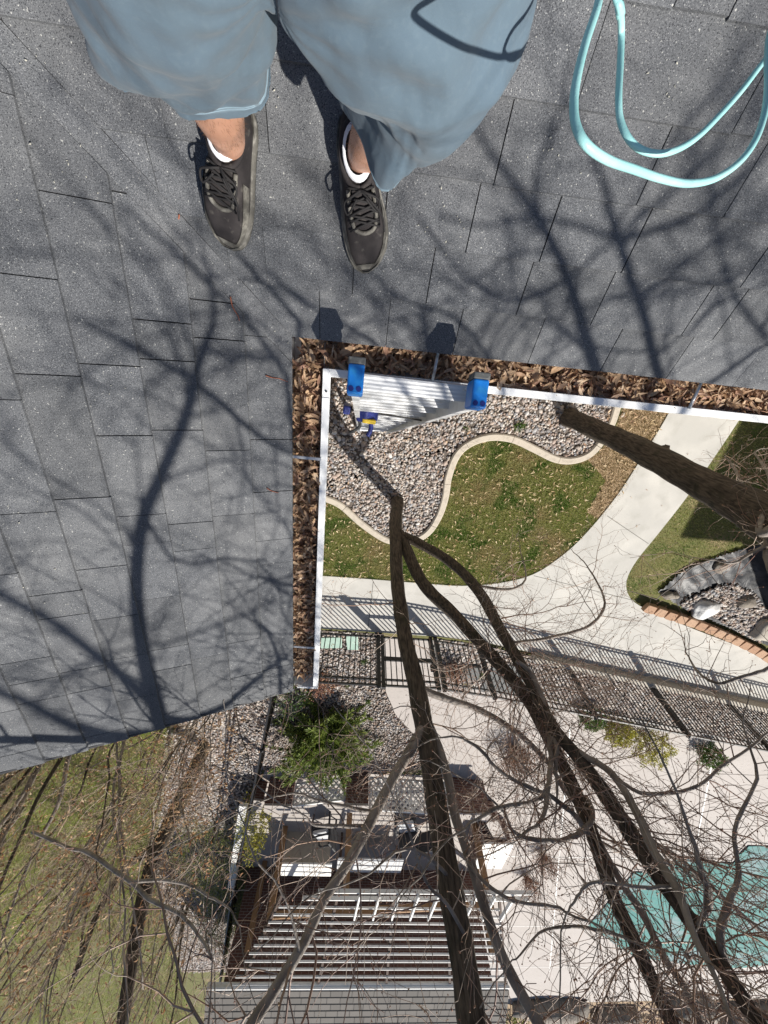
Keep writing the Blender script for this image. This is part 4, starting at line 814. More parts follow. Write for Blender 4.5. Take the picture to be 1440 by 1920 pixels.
for xx in (0.83, 1.98): MB().box((xx, -6.68, .78), (.075, .06, 1.47)).build('stile', M['iron'], gate)
MB().bar((.83, -6.68, .76), (1.98, -6.68, .76), .03, .11).build('middle_rail', M['iron'], gate)
MB().box((1.90, -6.62, 1.0), (.10, .07, .16)).build('latch', M['iron'], gate, bevel=.01)
fence('picket_fence', [(2.10, -6.70), (3.2, -6.86), (13.6, -8.95)], 'long black picket fence on a low wall along the concrete walk', posts=[(2.10, -6.70), (3.2, -6.86), (5.6, -7.34), (8.0, -7.82), (10.4, -8.31), (12.8, -8.79)])
fence('picket_fence', [(-1.40, -6.9), (-2.10, -11.5), (-3.05, -17.5), (-4.3, -27)], 'black picket fence running away between the pebbles and the conifer', gap=.12, posts=[(-1.7, -9), (-2.10, -11.5), (-2.6, -14.5), (-3.05, -17.5), (-3.5, -21), (-3.9, -24)])
lw = empty('low_wall', (5, -7.2, 0), 'low beige rendered wall at the foot of the long fence', 'wall')
A_, B_ = np.array([4.6, -7.02, 0]), np.array([13.6, -8.83, 0]); d = (B_ - A_) / np.linalg.norm(B_ - A_)
for i in range(5):
    a, b = A_ + (B_ - A_) * (i / 5), A_ + (B_ - A_) * ((i + 1) / 5) - d * .006
    MB().bar(a + (0, 0, .12), b + (0, 0, .12), .15, .25).build('wall_section', M['wall'], lw, bevel=.012)

# valve boxes, tufts, small plants
def quad_lid(px, name, label):
    P = G(px, .05); c = sum(P) / 4; mb = MB(); mb.prism([p[:2] for p in P], 0.0, 0.055); o = mb.build(name, M['valve'], None, bevel=.012); tag(o, label, 'valve box')
    return o
quad_lid([(602, 1196), (641, 1195), (641, 1215), (601, 1216)], 'valve_box', 'rectangular pale green valve box lid in the pebbles')
quad_lid([(648, 1193), (671, 1191), (672, 1219), (651, 1218)], 'valve_box', 'squarish pale green valve box lid with a rounded edge')
def tuft(px, n, s, h, label, mt='tuft', spread=.5, P=None, name='grass_tuft'):
    p = at(*px) if P is None else np.array(P); a = rng.uniform(0, 6.28, n); r_ = rng.uniform(0, s, n) * .4
    pos = np.column_stack([p[0] + r_ * np.cos(a), p[1] + r_ * np.sin(a), np.full(n, .012)])
    tv = np.array([(-.5, 0, 0), (.5, 0, 0), (.4, .15, .5), (-.4, .15, .5), (0, .6, 1)]); tf = np.array([(0, 1, 2), (0, 2, 3), (3, 2, 4)])
    sc = np.stack([rng.uniform(.006, .012, n), rng.uniform(.2, 1.0, n) * h, rng.uniform(.5, 1, n) * h], 1)
    o = link(name, scatter_mesh(name, tv, tf, pos, rotmats(n, spread), sc), M[mt]); return tag(o, label, 'plant')
tuft((972, 799), 120, .16, .17, 'dark green grass clump in the pebbles beside the edging', spread=.6)
tuft((874, 803), 40, .10, .10, 'small yellowing grass clump among pebbles and dead leaves', spread=.6)
tuft((612, 825), 60, .12, .12, 'low green weed in the pebbles under the gutter', spread=.6)
tuft((684, 1237), 70, .14, .16, 'green clump in pebbles behind the picket fence')
tuft((690, 1312), 80, .18, .18, 'bright green clump where the pebbles meet the pool deck')
tuft((651, 1284), 40, .12, .12, 'little green clump behind the fence bottom rail')
tuft((902, 1262), 70, .20, .2, 'dark green clump in the border behind the gate')

# block retaining wall of the pond, pond liner, boulders
pw_ = empty('retaining_wall', at(1290, 1170), 'curved low wall of tan concrete blocks round the pond', 'wall')
wp = smooth_line(G([(1200, 1128), (1232, 1138), (1275, 1152), (1330, 1172), (1380, 1195), (1420, 1216), (1460, 1245), (1510, 1290)]), 12)
dist = np.concatenate([[0], np.cumsum(np.linalg.norm(np.diff(wp, axis=0), axis=1))]); s = 0.0; i = 0
while s < dist[-1] - .32:
    a = np.array([np.interp(s, dist, wp[:, k]) for k in range(3)]); b = np.array([np.interp(s + .29, dist, wp[:, k]) for k in range(3)]); c = (a + b) / 2; t_ = (b - a) / np.linalg.norm(b - a); n_ = np.array([-t_[1], t_[0], 0])
    if n_[1] < 0: n_ = -n_
    for lay in range(2):
        hgt = .10; cc = c + n_ * (-.035 + .02 * lay + random.uniform(-.006, .006)) + (t_ * .14 if lay == 0 else 0); z = .012 + lay * .105
        w0, w1 = .142, .115
        poly = [cc - t_ * w0 - n_ * .09, cc - t_ * w0 * .5 - n_ * .112, cc + t_ * w0 * .5 - n_ * .112, cc + t_ * w0 - n_ * .09, cc + t_ * w1 + n_ * .10, cc - t_ * w1 + n_ * .10]
        MB().prism([p[:2] for p in poly], z, z + hgt).build('block', M['block'], pw_, bevel=.008)
    s += .30; i += 1
def bumpy_sheet(name, poly, z, amp, mt, n=40, label=None, cat=None, kind=None, parent=None, edge_up=0.0):
    q = np.array([p[:2] for p in poly]); lo_, hi_ = q.min(0), q.max(0); gx, gy = np.meshgrid(np.linspace(lo_[0], hi_[0], n), np.linspace(lo_[1], hi_[1], n)); P = np.column_stack([gx.ravel(), gy.ravel()])
    ins = inpoly(P, poly).reshape(n, n)
    ph = rng.uniform(0, 6, 6); zz = z + amp * (np.sin(P[:, 0] * 7 + ph[0] + 2 * np.sin(P[:, 1] * 5 + ph[1])) * .5 + np.sin(P[:, 1] * 11 + ph[2] + np.sin(P[:, 0] * 9 + ph[3])) * .35 + np.sin((P[:, 0] + P[:, 1]) * 17 + ph[4]) * .2)
    F = [(i * n + j, i * n + j + 1, (i + 1) * n + j + 1, (i + 1) * n + j) for i in range(n - 1) for j in range(n - 1) if ins[i, j] and ins[i, j + 1] and ins[i + 1, j] and ins[i + 1, j + 1]]
    me = np_mesh(name, np.column_stack([P, zz]), np.array(F)); o = link(name, me, mt, parent, smooth=True); return tag(o, label, cat, None, kind)
pond = [tuple(p[:2]) for p in G([(1228, 1108), (1262, 1078), (1285, 1062), (1330, 1044), (1380, 1028), (1470, 1005), (1540, 1060), (1500, 1235), (1400, 1195), (1340, 1165), (1290, 1148)])]
o = bumpy_sheet('pond_liner', pond, 0.055, .028, M['liner'], 90, 'crumpled black pond liner between the lawn and the block wall', 'pond liner')
pp = [tuple(p[:2]) for p in G([(1268, 1128), (1300, 1112), (1335, 1095), (1375, 1092), (1410, 1110), (1440, 1150), (1420, 1200), (1380, 1180), (1330, 1150), (1300, 1145)])]
n = 1500; P = rand_in(pp, n); sc = pebble_scl(n, .018, .045)
o = link('pond_stones', scatter_mesh('pond_stones', ico_v, ico_f, np.column_stack([P, .085 + sc[:, 2] * rng.uniform(.2, 1, n)]), rotmats(n, .4), sc), M['pebble_s'], None, True); tag(o, 'loose pebbles heaped on the black pond liner', 'stones', kind='stuff')
def boulder(px, s, mt, label, name='boulder', z=.1, P=None):
    p = at(*px) if P is None else np.array(P); v = ico2_v.copy(); ph = rng.uniform(0, 6, 3)
    bm = bmesh.new(); bmesh.ops.create_icosphere(bm, subdivisions=3, radius=1); v = np.array([q.co[:] for q in bm.verts]); f_ = np.array([[q.index for q in fc.verts] for fc in bm.faces]); bm.free()
    v = v * (1 + .16 * np.sin(v[:, [1]] * 3.1 + ph[0]) + .10 * np.sin(v[:, [0]] * 5.3 + ph[1]) + .07 * np.sin(v[:, [2]] * 8 + v[:, [0]] * 6 + ph[2]))
    v = np.where(np.abs(v) > .9, np.sign(v) * (.9 + (np.abs(v) - .9) * .4), v)
    o = link(name, np_mesh(name, v * np.array(s) + np.array([p[0], p[1], z]), f_), mt, None, True); return tag(o, label, 'boulder')
boulder((1312, 1136), (.34, .24, .17), M['boulder'], 'big white boulder on the black pond liner', z=.12)
boulder((1250, 1112), (.20, .12, .09), M['rock'], 'low dark stone at the grass corner of the pond', z=.08)
boulder((1345, 1060), (.16, .14, .10), M['rock'], 'brown stone on the lawn rim of the pond', z=.08)
boulder((1390, 1120), (.2, .17, .14), M['rock'], 'rounded brown stone in the pond pebbles', z=.12)
boulder((1432, 1172), (.40, .32, .2), M['wall'], 'large tan boulder beside the block wall', z=.14)

# ================================================================== CONIFER, SHRUBS
def blob_shrub(name, c, rad, n, leaf, mt, label, cat='shrub', group=None, stems=7, tilt=None, flat=None):
    c = np.array(c, float); e = empty(name, (c[0], c[1], .01), label, cat, group)
    mb = MB()
    for k in range(stems):
        a = random.uniform(0, 6.28); q = c + np.array([rad[0] * .6 * math.cos(a), rad[1] * .6 * math.sin(a), rad[2] * random.uniform(.2, .8)])
        mb.tube(smooth_line([(c[0], c[1], 0), (c + q) / 2 * np.array([1, 1, .8]), q], 3), np.linspace(.018, .004, 7) * min(1.5, rad[2] * 1.3 + .3), 5)
    mb.build('stem', M['limb'], e)
    u = rng.normal(size=(n, 3)); u /= np.linalg.norm(u, axis=1, keepdims=True); r_ = rng.uniform(.35, 1, n) ** .5
    lump = 1 + .22 * np.sin(u[:, 0] * 5 + c[0]) * np.sin(u[:, 1] * 6 + 1) + .15 * np.sin(u[:, 2] * 9 + u[:, 0] * 7)
    pos = c + u * (r_ * lump)[:, None] * np.array(rad); pos = pos[pos[:, 2] > .03]
    m_ = len(pos); sc = rng.uniform(.6, 1.3, m_)[:, None] * np.array(leaf)
    o = link('foliage', scatter_mesh('foliage', lf_v, lf_f, pos, rotmats(m_, tilt), sc), mt, e); return e
# pfitzer-like conifer: arching sprays of short needles
cb_ = np.array([-.35, -10.2, 0]); con = empty('conifer_shrub', cb_, 'spreading dark green conifer shrub between the pebbles and the brick patio wall', 'shrub')
sp_P, sp_D = [], []; mb = MB()
for k in range(185):
    a = random.uniform(0, 6.28); el = random.uniform(.25, 1.25); L_ = random.uniform(.8, 1.75) * (1.2 if math.sin(a) < 0 else .9); d = np.array([math.cos(a) * math.cos(el), math.sin(a) * math.cos(el), math.sin(el)])
    b0 = cb_ + np.array([random.gauss(0, .12), random.gauss(0, .3), .1]); P = [b0 + d * L_ * t + np.array([0, 0, -.35 * (t * L_) ** 2 * math.cos(el)]) for t in np.linspace(0, 1, 8)]
    mb.tube(P, np.linspace(.014, .003, 8), 4)
    for t in range(2, 8):
        for q in range(7):
            dd = (P[t] - P[t - 1]); dd /= np.linalg.norm(dd); s_ = np.cross(dd, (0, 0, 1)); s_ /= np.linalg.norm(s_) + 1e-6
            v = dd * random.uniform(.4, 1) + s_ * random.gauss(0, .7) + np.array([0, 0, random.gauss(.1, .3)]); sp_P.append(P[t] - dd * random.uniform(0, .15)); sp_D.append(v / np.linalg.norm(v))
mb.build('branch', M['limb'], con)
sp_P, sp_D = np.array(sp_P), np.array(sp_D)
reps = 5; V = []; F = []
base = np.repeat(sp_P, reps, 0); dirs = np.repeat(sp_D, reps, 0) + rng.normal(0, .28, (len(sp_P) * reps, 3)); dirs /= np.linalg.norm(dirs, axis=1, keepdims=True)
side = np.cross(dirs, rng.normal(size=dirs.shape)); side /= np.linalg.norm(side, axis=1, keepdims=True); LN = rng.uniform(.07, .17, len(base))[:, None]
V = np.stack([base - side * .011, base + side * .011, base + dirs * LN * .6 + side * .014, base + dirs * LN], 1).reshape(-1, 3); i4 = np.arange(len(base))[:, None] * 4
F = np.concatenate([i4 + np.array([[0, 1, 2]]), i4 + np.array([[0, 2, 3]])])
link('foliage', np_mesh('foliage', V, F), M['needle'], con)
for i, (px, r_, lb) in enumerate((((1150, 1355), .40, 'round yellow green shrub behind the long fence, next to a fence post'), ((1205, 1375), .55, 'yellow flowering shrub at the edge of the pool deck'), ((1100, 1330), .35, 'dim green shrub in the border close to the gate end'), ((1320, 1400), .40, 'low olive shrub in the border by the deck corner'))):
    p = at(*px); blob_shrub('border_shrub', (p[0], p[1], r_ * .8), (r_, r_ * .9, r_ * .8), 1900, (.07, .05, .06), M['yellowleaf'] if i < 2 else M['tuft'], lb)
blob_shrub('hedge_shrub', (-2.45, -14.6, .5), (.5, 1.6, .6), 2600, (.07, .05, .05), M['yellowleaf'], 'narrow yellow green shrub row beside the patio edge')
blob_shrub('broom_shrub', (-4.0, -16.6, .6), (1.1, 2.2, .75), 5200, (.10, .02, .05), M['broom'], 'loose green broom shrub on the pebbles behind a forked trunk')
blob_shrub('broom_shrub', (-3.8, -21.5, .6), (1.2, 2.6, .8), 4200, (.12, .03, .06), M['broom'], 'olive shrub beyond the broom at the pale gap in the pebbles')
blob_shrub('fence_shrub', (-1.25, -8.6, .35), (.5, .9, .4), 900, (.06, .03, .05), M['tuft'], 'dark low evergreen just past the end of the gutter')
def bare_shrub(px, r_, h, n, label, P=None):
    p = at(*px) if P is None else np.array(P, float); e = empty('bare_shrub', p, label, 'shrub'); mb = MB(); tips = []
    for k in range(n):
        a = random.uniform(0, 6.28); q = p.copy(); d = np.array([math.cos(a) * r_ / h * random.uniform(.2, 1.2), math.sin(a) * r_ / h * random.uniform(.2, 1.2), 1.0]); d /= np.linalg.norm(d); pts = [q.copy()]
        for t in range(6): d = d + np.array([random.gauss(0, .22), random.gauss(0, .22), random.gauss(-.05, .1)]); d /= np.linalg.norm(d); q = q + d * h / 6; pts.append(q.copy()); tips.append(q.copy())
        mb.tube(pts, np.linspace(.008, .003, 7), 3, False)
    mb.build('stems', M['twig'], e)
    t = np.array(tips); t = np.repeat(t, 3, 0) + rng.normal(0, .05, (len(tips) * 3, 3)); sc = np.full(len(t), .016)
    link('buds', scatter_mesh('buds', oct_v, oct_f, t, rotmats(len(t)), sc), M['bud'], e); return e
bare_shrub((965, 1400), .75, .9, 120, 'leafless shrub full of dark red buds beside the pool deck')
bare_shrub((1015, 1595), .45, .8, 60, 'dry twiggy planting in the deck near the timber post')
bare_shrub((985, 1640), .5, .8, 60, 'second dry twiggy clump on the deck in front of the patio corner')
bare_shrub((600, 1268), .5, .5, 60, 'bare brown shrub at the foot of the fence panel')
bare_shrub((850, 1250), .5, .6, 60, 'bare shrub behind the gate next to the grey cover')
sv = empty('drain_cover', at(930, 1275), 'grey slatted cover lying in the border past the gate', 'cover')
P0 = at(915, 1250); 
for k in range(6): MB().box((P0[0] + .1 + .17 * k, P0[1] - .35, .06), (.14, 1.0, .03), np.array([[1, .18, 0], [-.18, 1, 0], [0, 0, 1]])).build('slat', M['rubber'], sv)
MB().box((P0[0] - .45, P0[1] - .15, .07), (.5, .45, .10)).build('lid', M['rubber'], sv, bevel=.02)

# ================================================================== POOL
PZ = .03
pool_px = [(1095, 1730), (1140, 1680), (1186, 1628), (1232, 1633), (1262, 1602), (1370, 1612), (1400, 1577), (1470, 1583), (1560, 1700), (1540, 1815), (1440, 1808), (1360, 1815), (1250, 1802), (1180, 1790), (1125, 1752)]
pl = [tuple(p[:2]) for p in G(pool_px)]
poolE = empty('swimming_pool', at(1300, 1700), 'irregular swimming pool under a teal cover with puddles', 'pool')
MB().prism(pl, .0, .035).build('coping', M['deck'], poolE)
pc = np.mean(np.array(pl), 0); pl2 = [tuple(pc + (np.array(p) - pc) * .985) for p in pl]
bumpy_sheet('pool_cover', pl2, .075, .03, M['pool'], 120, parent=poolE)

# ================================================================== POOL HOUSE, PATIO, PERGOLA
ph = empty('pool_house', (1.2, -20, 0), 'brick pool house with a taupe shingle roof behind the pergola', 'building')
MB().prism([(-2.9, -18.7), (5.6, -18.7), (5.6, -25), (-2.9, -25)], 0, 3.0).build('wall', M['brick'], ph)
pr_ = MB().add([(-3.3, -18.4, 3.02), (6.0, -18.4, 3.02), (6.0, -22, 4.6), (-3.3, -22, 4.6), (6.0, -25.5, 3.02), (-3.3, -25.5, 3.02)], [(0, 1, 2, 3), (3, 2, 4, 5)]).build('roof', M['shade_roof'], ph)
MB().bar((-3.3, -18.39, 2.93), (6.0, -18.39, 2.93), .05, .17).build('fascia', M['white'], ph)
MB().bar((-3.3, -18.33, 2.98), (6.0, -18.33, 2.98), .09, .06).build('gutter', M['white'], ph)
for r in range(8):
    x = -3.3 + random.uniform(-.25, 0)
    while x < 5.9:
        w = random.uniform(.28, .42); y0 = -18.38 - r * .20; sl = (4.6 - 3.02) / 3.6; za = 3.02 + (-18.4 - y0) * sl
        a, b = max(x, -3.3), min(x + w - .012, 6.0)
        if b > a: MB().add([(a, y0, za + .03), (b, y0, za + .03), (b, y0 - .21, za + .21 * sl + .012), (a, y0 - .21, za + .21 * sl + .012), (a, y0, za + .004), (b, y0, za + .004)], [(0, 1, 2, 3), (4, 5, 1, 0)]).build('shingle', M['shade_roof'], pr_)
        x += w
# pergola: slats on beams on timber posts
pg = empty('pergola', (1.5, -16, 0), 'pergola of thin white slats on orange timber posts over the patio', 'pergola')
NS = 13
for k in range(NS):
    t = k / (NS - 1); z = 2.30 + .75 * t; y = at(700, 1702 + 172 * t, z)[1]; xl, xr = -1.25 - 1.6 * t, 5.0 + 1.0 * t
    MB().bar((xl, y, z), (xr, y - .04, z), .040, .045).build('slat', M['white'], pg)
for x0, x1 in ((-1.15, -2.3), (.35, .0), (1.9, 2.1), (3.4, 4.1), (4.9, 5.9)):
    MB().bar((x0, -14.2, 2.12), (x1, -18.3, 2.86), .07, .14).build('beam', M['darkwood'], pg)
for k in range(9):
    x = .9 + k * .52; MB().bar((x, -13.5, 2.42), (x - .05, -14.9, 2.46), .045, .09).build('rafter_tail', M['white'], pg)
MB().bar((-.6, -14.0, 2.34), (5.6, -13.9, 2.34), .05, .09).build('slat', M['white'], pg)
MB().bar((-.2, -13.55, 2.34), (5.6, -13.5, 2.34), .05, .09).build('slat', M['white'], pg)
for p in ((-1.54, -15.7), (4.75, -14.75), (.55, -14.1), (-2.3, -18.2), (5.6, -18.2)):
    MB().box((p[0], p[1], 1.15), (.17, .17, 2.3)).build('post', M['wood'], pg, bevel=.01)
MB().bar((-1.5, -15.68, 2.18), (4.75, -14.75, 2.18), .09, .16).build('header_beam', M['wood'], pg)
MB().bar((-2.6, -13.1, .62), (-3.35, -18.5, .62), .22, .10).build('side_rail', M['white'], pg)
wl_ = empty('patio_wall', (.5, -12.6, 0), 'low red brick wall along the front of the patio', 'wall')
for (a, b, h) in (((-1.95, -12.9), (-1.2, -12.9), .75), ((.35, -12.45), (1.0, -12.45), .9), ((3.55, -12.6), (4.6, -12.75), .9), ((-2.2, -13.0), (-2.6, -15), .5), ((5.0, -13.7), (5.6, -14.9), .55)):
    w = MB().bar((*a, h / 2), (*b, h / 2), .32, h).build('brick_pier', M['brick'], wl_); MB().bar((*a, h + .03), (*b, h + .03), .38, .06).build('coping', M['deck'], wl_)
# white trellis gates
def trellis(name, a, b, z0, z1, label):
    e = empty(name, (*a, 0), label, 'trellis'); a, b = np.array([*a, 0.]), np.array([*b, 0.]); d = b - a; L_ = np.linalg.norm(d); d /= L_
    for s_ in (0, L_ / 2, L_): MB().bar(a + d * s_ + (0, 0, z0), a + d * s_ + (0, 0, z1), .05, .05, (0, 1, 0)).build('frame_post', M['white'], e)
    for z in (z0, z1): MB().bar(a + (0, 0, z), b + (0, 0, z), .05, .06).build('frame_rail', M['white'], e)
    H = z1 - z0; st = .17
    for sgn in (1, -1):
        s_ = -H
        while s_ < L_:
            p0, p1 = s_, s_ + H; q0, q1 = max(p0, 0), min(p1, L_)
            if q1 - q0 > .05:
                f0, f1 = (q0 - p0) / H, (q1 - p0) / H
                if sgn < 0: f0, f1 = 1 - f0, 1 - f1
                MB().bar(a + d * q0 + np.array([0, .012 * sgn, z0 + H * f0]), a + d * q1 + np.array([0, .012 * sgn, z0 + H * f1]), .012, .045).build('lath', M['white'], e)
            s_ += st
trellis('trellis_gate', (1.05, -12.45), (3.5, -12.6), .12, .95, 'white diagonal lath trellis between two brick piers')
trellis('trellis_gate', (-1.15, -12.9), (.3, -12.5), .12, .70, 'white lath trellis half hidden by the conifer')
# furniture
def chair(P, rz, label):
    e = empty('patio_chair', (P[0], P[1], .02), label, 'chair', 'patio chairs under the pergola'); c, s_ = math.cos(rz), math.sin(rz); Rz = np.array([[c, -s_, 0], [s_, c, 0], [0, 0, 1]]); B = np.array([P[0], P[1], .02])
    w = lambda q: B + Rz @ np.array(q)
    MB().box(w((0, 0, .38)), (.62, .60, .10), Rz).build('seat', M['wicker'], e, bevel=.02); MB().box(w((0, .02, .48)), (.54, .54, .11), Rz).build('cushion', M['cushion'], e, bevel=.04)
    MB().box(w((0, -.31, .62)), (.62, .07, .56), Rz).build('backrest', M['wicker'], e, bevel=.03)
    for sx in (-1, 1): MB().tube(smooth_line([w((sx * .31, -.3, .62)), w((sx * .34, 0, .64)), w((sx * .31, .29, .60)), w((sx * .30, .29, .0))], 4), .028, 8).build('armrest', M['wicker'], e, True); MB().box(w((sx * .27, -.27, .17)), (.05, .05, .34), Rz).build('leg', M['wicker'], e)
    return e
chair((2.4, -14.4), .3, 'dark wicker armchair with a pale cushion on the patio behind the trellis'); chair((3.2, -15.3), -2.6, 'dark wicker armchair facing away beside the right hand timber post'); chair((-.2, -15.0), 2.0, 'dark chair turned sideways on the patio near the conifer')
tb = empty('patio_table', (1.4, -16.4, 0), 'long pale topped table in the shade of the pergola', 'table'); MB().box((1.4, -16.4, .74), (2.2, .95, .05)).build('table_top', M['cushion'], tb, bevel=.02)
for sx in (-1, 1):
    for sy in (-1, 1): MB().box((1.4 + sx * 1.0, -16.4 + sy * .4, .37), (.07, .07, .71)).build('leg', M['darkwood'], tb)
cn = empty('counter', (-.7, -16.6, 0), 'white topped brick counter under the pergola slats', 'counter'); MB().box((-.7, -16.35, .43), (1.5, .7, .86)).build('counter_base', M['wall'], cn); MB().box((-.7, -16.35, .89), (1.66, .84, .06)).build('counter_top', M['white'], cn, bevel=.015)
fs = empty('fire_surround', (5.1, -15.6, 0), 'white capped brick block with slats by the right hand timber post', 'planter'); MB().box((5.45, -15.6, .35), (.9, 1.6, .7)).build('base', M['brick'], fs); MB().box((5.45, -15.6, .73), (1.0, 1.7, .06)).build('cap', M['white'], fs)
# planters and boulders past the pool
for i, (px, s_, lb) in enumerate((((1030, 1880), (2.6, 1.0, .6), 'long dark boulder at the far edge of the deck'), ((1150, 1892), (1.6, .9, .6), 'brown boulder beside the pale slab past the pool'), ((1280, 1870), (1.8, 1.0, .8), 'dark rock group beyond the pool end'), ((1400, 1885), (2.2, 1.2, .8), 'brown rock at the corner of the planting past the pool'))):
    boulder(px, s_, M['rock'], lb, z=.3)
pb = sheet('planting_bed', [(3, -36), (60, -33.5), (80, -70), (-10, -70)], .02, M['dirt']); tag(pb, kind='structure')
for i in range(9):
    blob_shrub('far_shrub', (5 + i * 3.3 + random.uniform(-1, 1), -38.5 + random.uniform(-1.5, 1), .9), (1.5, 1.2, 1.1), 700, (.22, .16, .12), M['leaf_rust'] if i % 2 else M['needle'], ('rust leaved shrub' if i % 2 else 'dark green shrub') + ' in the planting beyond the pool deck', group='shrubs past the pool deck')

# ================================================================== TREES
class Wood:
    """collects polylines; one mesh for limbs, one for twigs"""
    def __init__(s): s.limb = []; s.twig = []; s.tips = []
    def add(s, P, r): s.twig.append((np.asarray(P, float), np.minimum(np.asarray(r, float), .0105)))
    def mesh_of(s, lst, k):
        V, F, n = [], [], 0
        for P, r in lst:
            v, f_ = tube(P, r, k, False); V.append(v); F.append(np.array(f_) + n); n += len(v)
        return (np.concatenate(V), np.concatenate(F)) if V else (None, None)
def unit(v): return v / (np.linalg.norm(v) + 1e-9)
def grow(W, p, d, L_, r, lvl, up=.12, jit=.165, dens=1.0):
    n = max(4, int(L_ / .09)); n = min(n, 14); pts = [p.copy()]; st = L_ / n; d = unit(d); dirs = []
    drift = np.array([random.gauss(0, .5), random.gauss(0, .5), random.gauss(0, .3)]) * jit
    for i in range(n):
        d = unit(d + drift * .5 + np.array([random.gauss(0, jit), random.gauss(0, jit), random.gauss(up, jit)]))
        if i % 4 == 3: drift = np.array([random.gauss(0, .5), random.gauss(0, .5), random.gauss(0, .3)]) * jit
        p = p + d * st; pts.append(p.copy()); dirs.append(d.copy())
    rr = np.linspace(r, max(r * .42, .0011), n + 1); W.add(pts, rr)
    if lvl <= 0:
        W.tips.append((pts[-1], dirs[-1])); return
    m_ = max(1, int(random.uniform(.6, 1.2) * L_ / (.11 if lvl > 1 else .10) * dens))
    for k in range(m_):
        i = random.randint(1, n - 1); ax = dirs[i]; s_ = unit(np.cross(ax, np.array([random.gauss(0, 1), random.gauss(0, 1), random.gauss(0, 1)])))
        nd = unit(ax * random.uniform(.35, .9) + s_ * random.uniform(.6, 1.0)); f_ = 1 - .55 * i / n
        grow(W, pts[i + 1], nd, L_ * random.uniform(.35, .62) * (.6 + .4 * f_), max(rr[i] * .62, .0014), lvl - 1, up, jit * 1.1, dens)
def sprout(W, P, R_, per_m, L0, L1, lvl=2, up=.12, start=.0, end=1.0, bias=None, dens=1.0, rad=None):
    P = np.asarray(P); seg = np.linalg.norm(np.diff(P, axis=0), axis=1); tot = seg.sum(); cs = np.concatenate([[0], np.cumsum(seg)])
    for k in range(max(1, int(tot * per_m))):
        s_ = random.uniform(start, end) * tot; i = min(len(P) - 2, int(np.searchsorted(cs, s_)) - 1); i = max(i, 0); t = (s_ - cs[i]) / max(seg[i], 1e-6)
        p = P[i] + (P[i + 1] - P[i]) * t; ax = unit(P[i + 1] - P[i]); s2 = unit(np.cross(ax, rng.normal(size=3))); d = unit(ax * random.uniform(.1, .8) + s2)
        if bias is not None: d = unit(d + np.array(bias) * random.uniform(0, 1))
        rr = R_[i] if np.ndim(R_) else R_; L_ = random.uniform(L0, L1)
        grow(W, p, d, L_, rad or min(rr * .5, .0032 + .0046 * L_), lvl, up, dens=dens)
def trace(l, Y0, Y1, off=0):
    """pixels with their widths, on a plane between two distances -> points and radii"""
    n = len(l); P = []; r = []
    for i, (a, b, w) in enumerate(l):
        p = atY(a, b, Y0 + (Y1 - Y0) * i / (n - 1)); P.append(p); r.append(.5 * w * depth(p) / FPX)
    P2 = smooth_line(P, 5); r2 = np.interp(np.linspace(0, n - 1, len(P2)), np.arange(n), r); return P2, r2
def bough(W, l, y0, y1, k=.78, tail=.7):
    """a traced branch made knotty and carried on past its end in a fine tapering tail"""
    P, r_ = trace(l, y0, y1); r_ = r_ * k; n = len(P)
    wob = np.cumsum(rng.normal(0, 1, (n, 3)), 0); wob -= np.linspace(0, 1, n)[:, None] * wob[-1]; P = P + wob * .004 * np.linspace(0, 1, n)[:, None] ** .3
    d = unit(P[-1] - P[-4]); q = P[-1].copy(); ext = []
    for i in range(8): d = unit(d + np.array([random.gauss(0, .16), random.gauss(0, .16), random.gauss(.05, .14)])); q = q + d * tail / 8; ext.append(q.copy())
    P = np.concatenate([P, ext]); r_ = np.concatenate([r_, np.linspace(r_[-1], .0022, 9)[1:]])
    r_ = r_ * (1 + .10 * np.sin(np.arange(len(r_)) * 1.9 + 1) * rng.uniform(0, 1, len(r_)))
    return P, r_
def rough(P, r, k=14, amp=.10):
    V, F = tube(P, r, k, True); nv = len(P) * k; c = np.repeat(np.asarray(P), k, 0); d = V[:nv] - c
    i = np.repeat(np.arange(len(P)), k); j = np.tile(np.arange(k), len(P))
    f_ = 1 + amp * (np.sin(j * 2.4 + i * .35) * .5 + np.sin(j * 4.1 - i * .22 + 1) * .4 + np.sin(i * 1.3 + j) * .35); V[:nv] = c + d * f_[:, None]
    return V, F
def finish(W, root, bud=True, twigname='twigs', k=3):
    if W.limb: V, F = W.mesh_of(W.limb, 7); link('branches', np_mesh('branches', V, F), M['limb'], root, True)
    if W.twig: V, F = W.mesh_of(W.twig, k); o = link(twigname, np_mesh(twigname, V, F), M['twig'], root, True); o['kind'] = 'stuff'
    if bud and W.tips:
        t = np.array([p for p, d in W.tips]); n = len(t); o = link('buds', scatter_mesh('buds', ico_v, ico_f, t, rotmats(n), np.stack([rng.uniform(.004, .009, n), np.full(n, .0032), np.full(n, .0032)], 1)), M['bud'], root); o['kind'] = 'stuff'

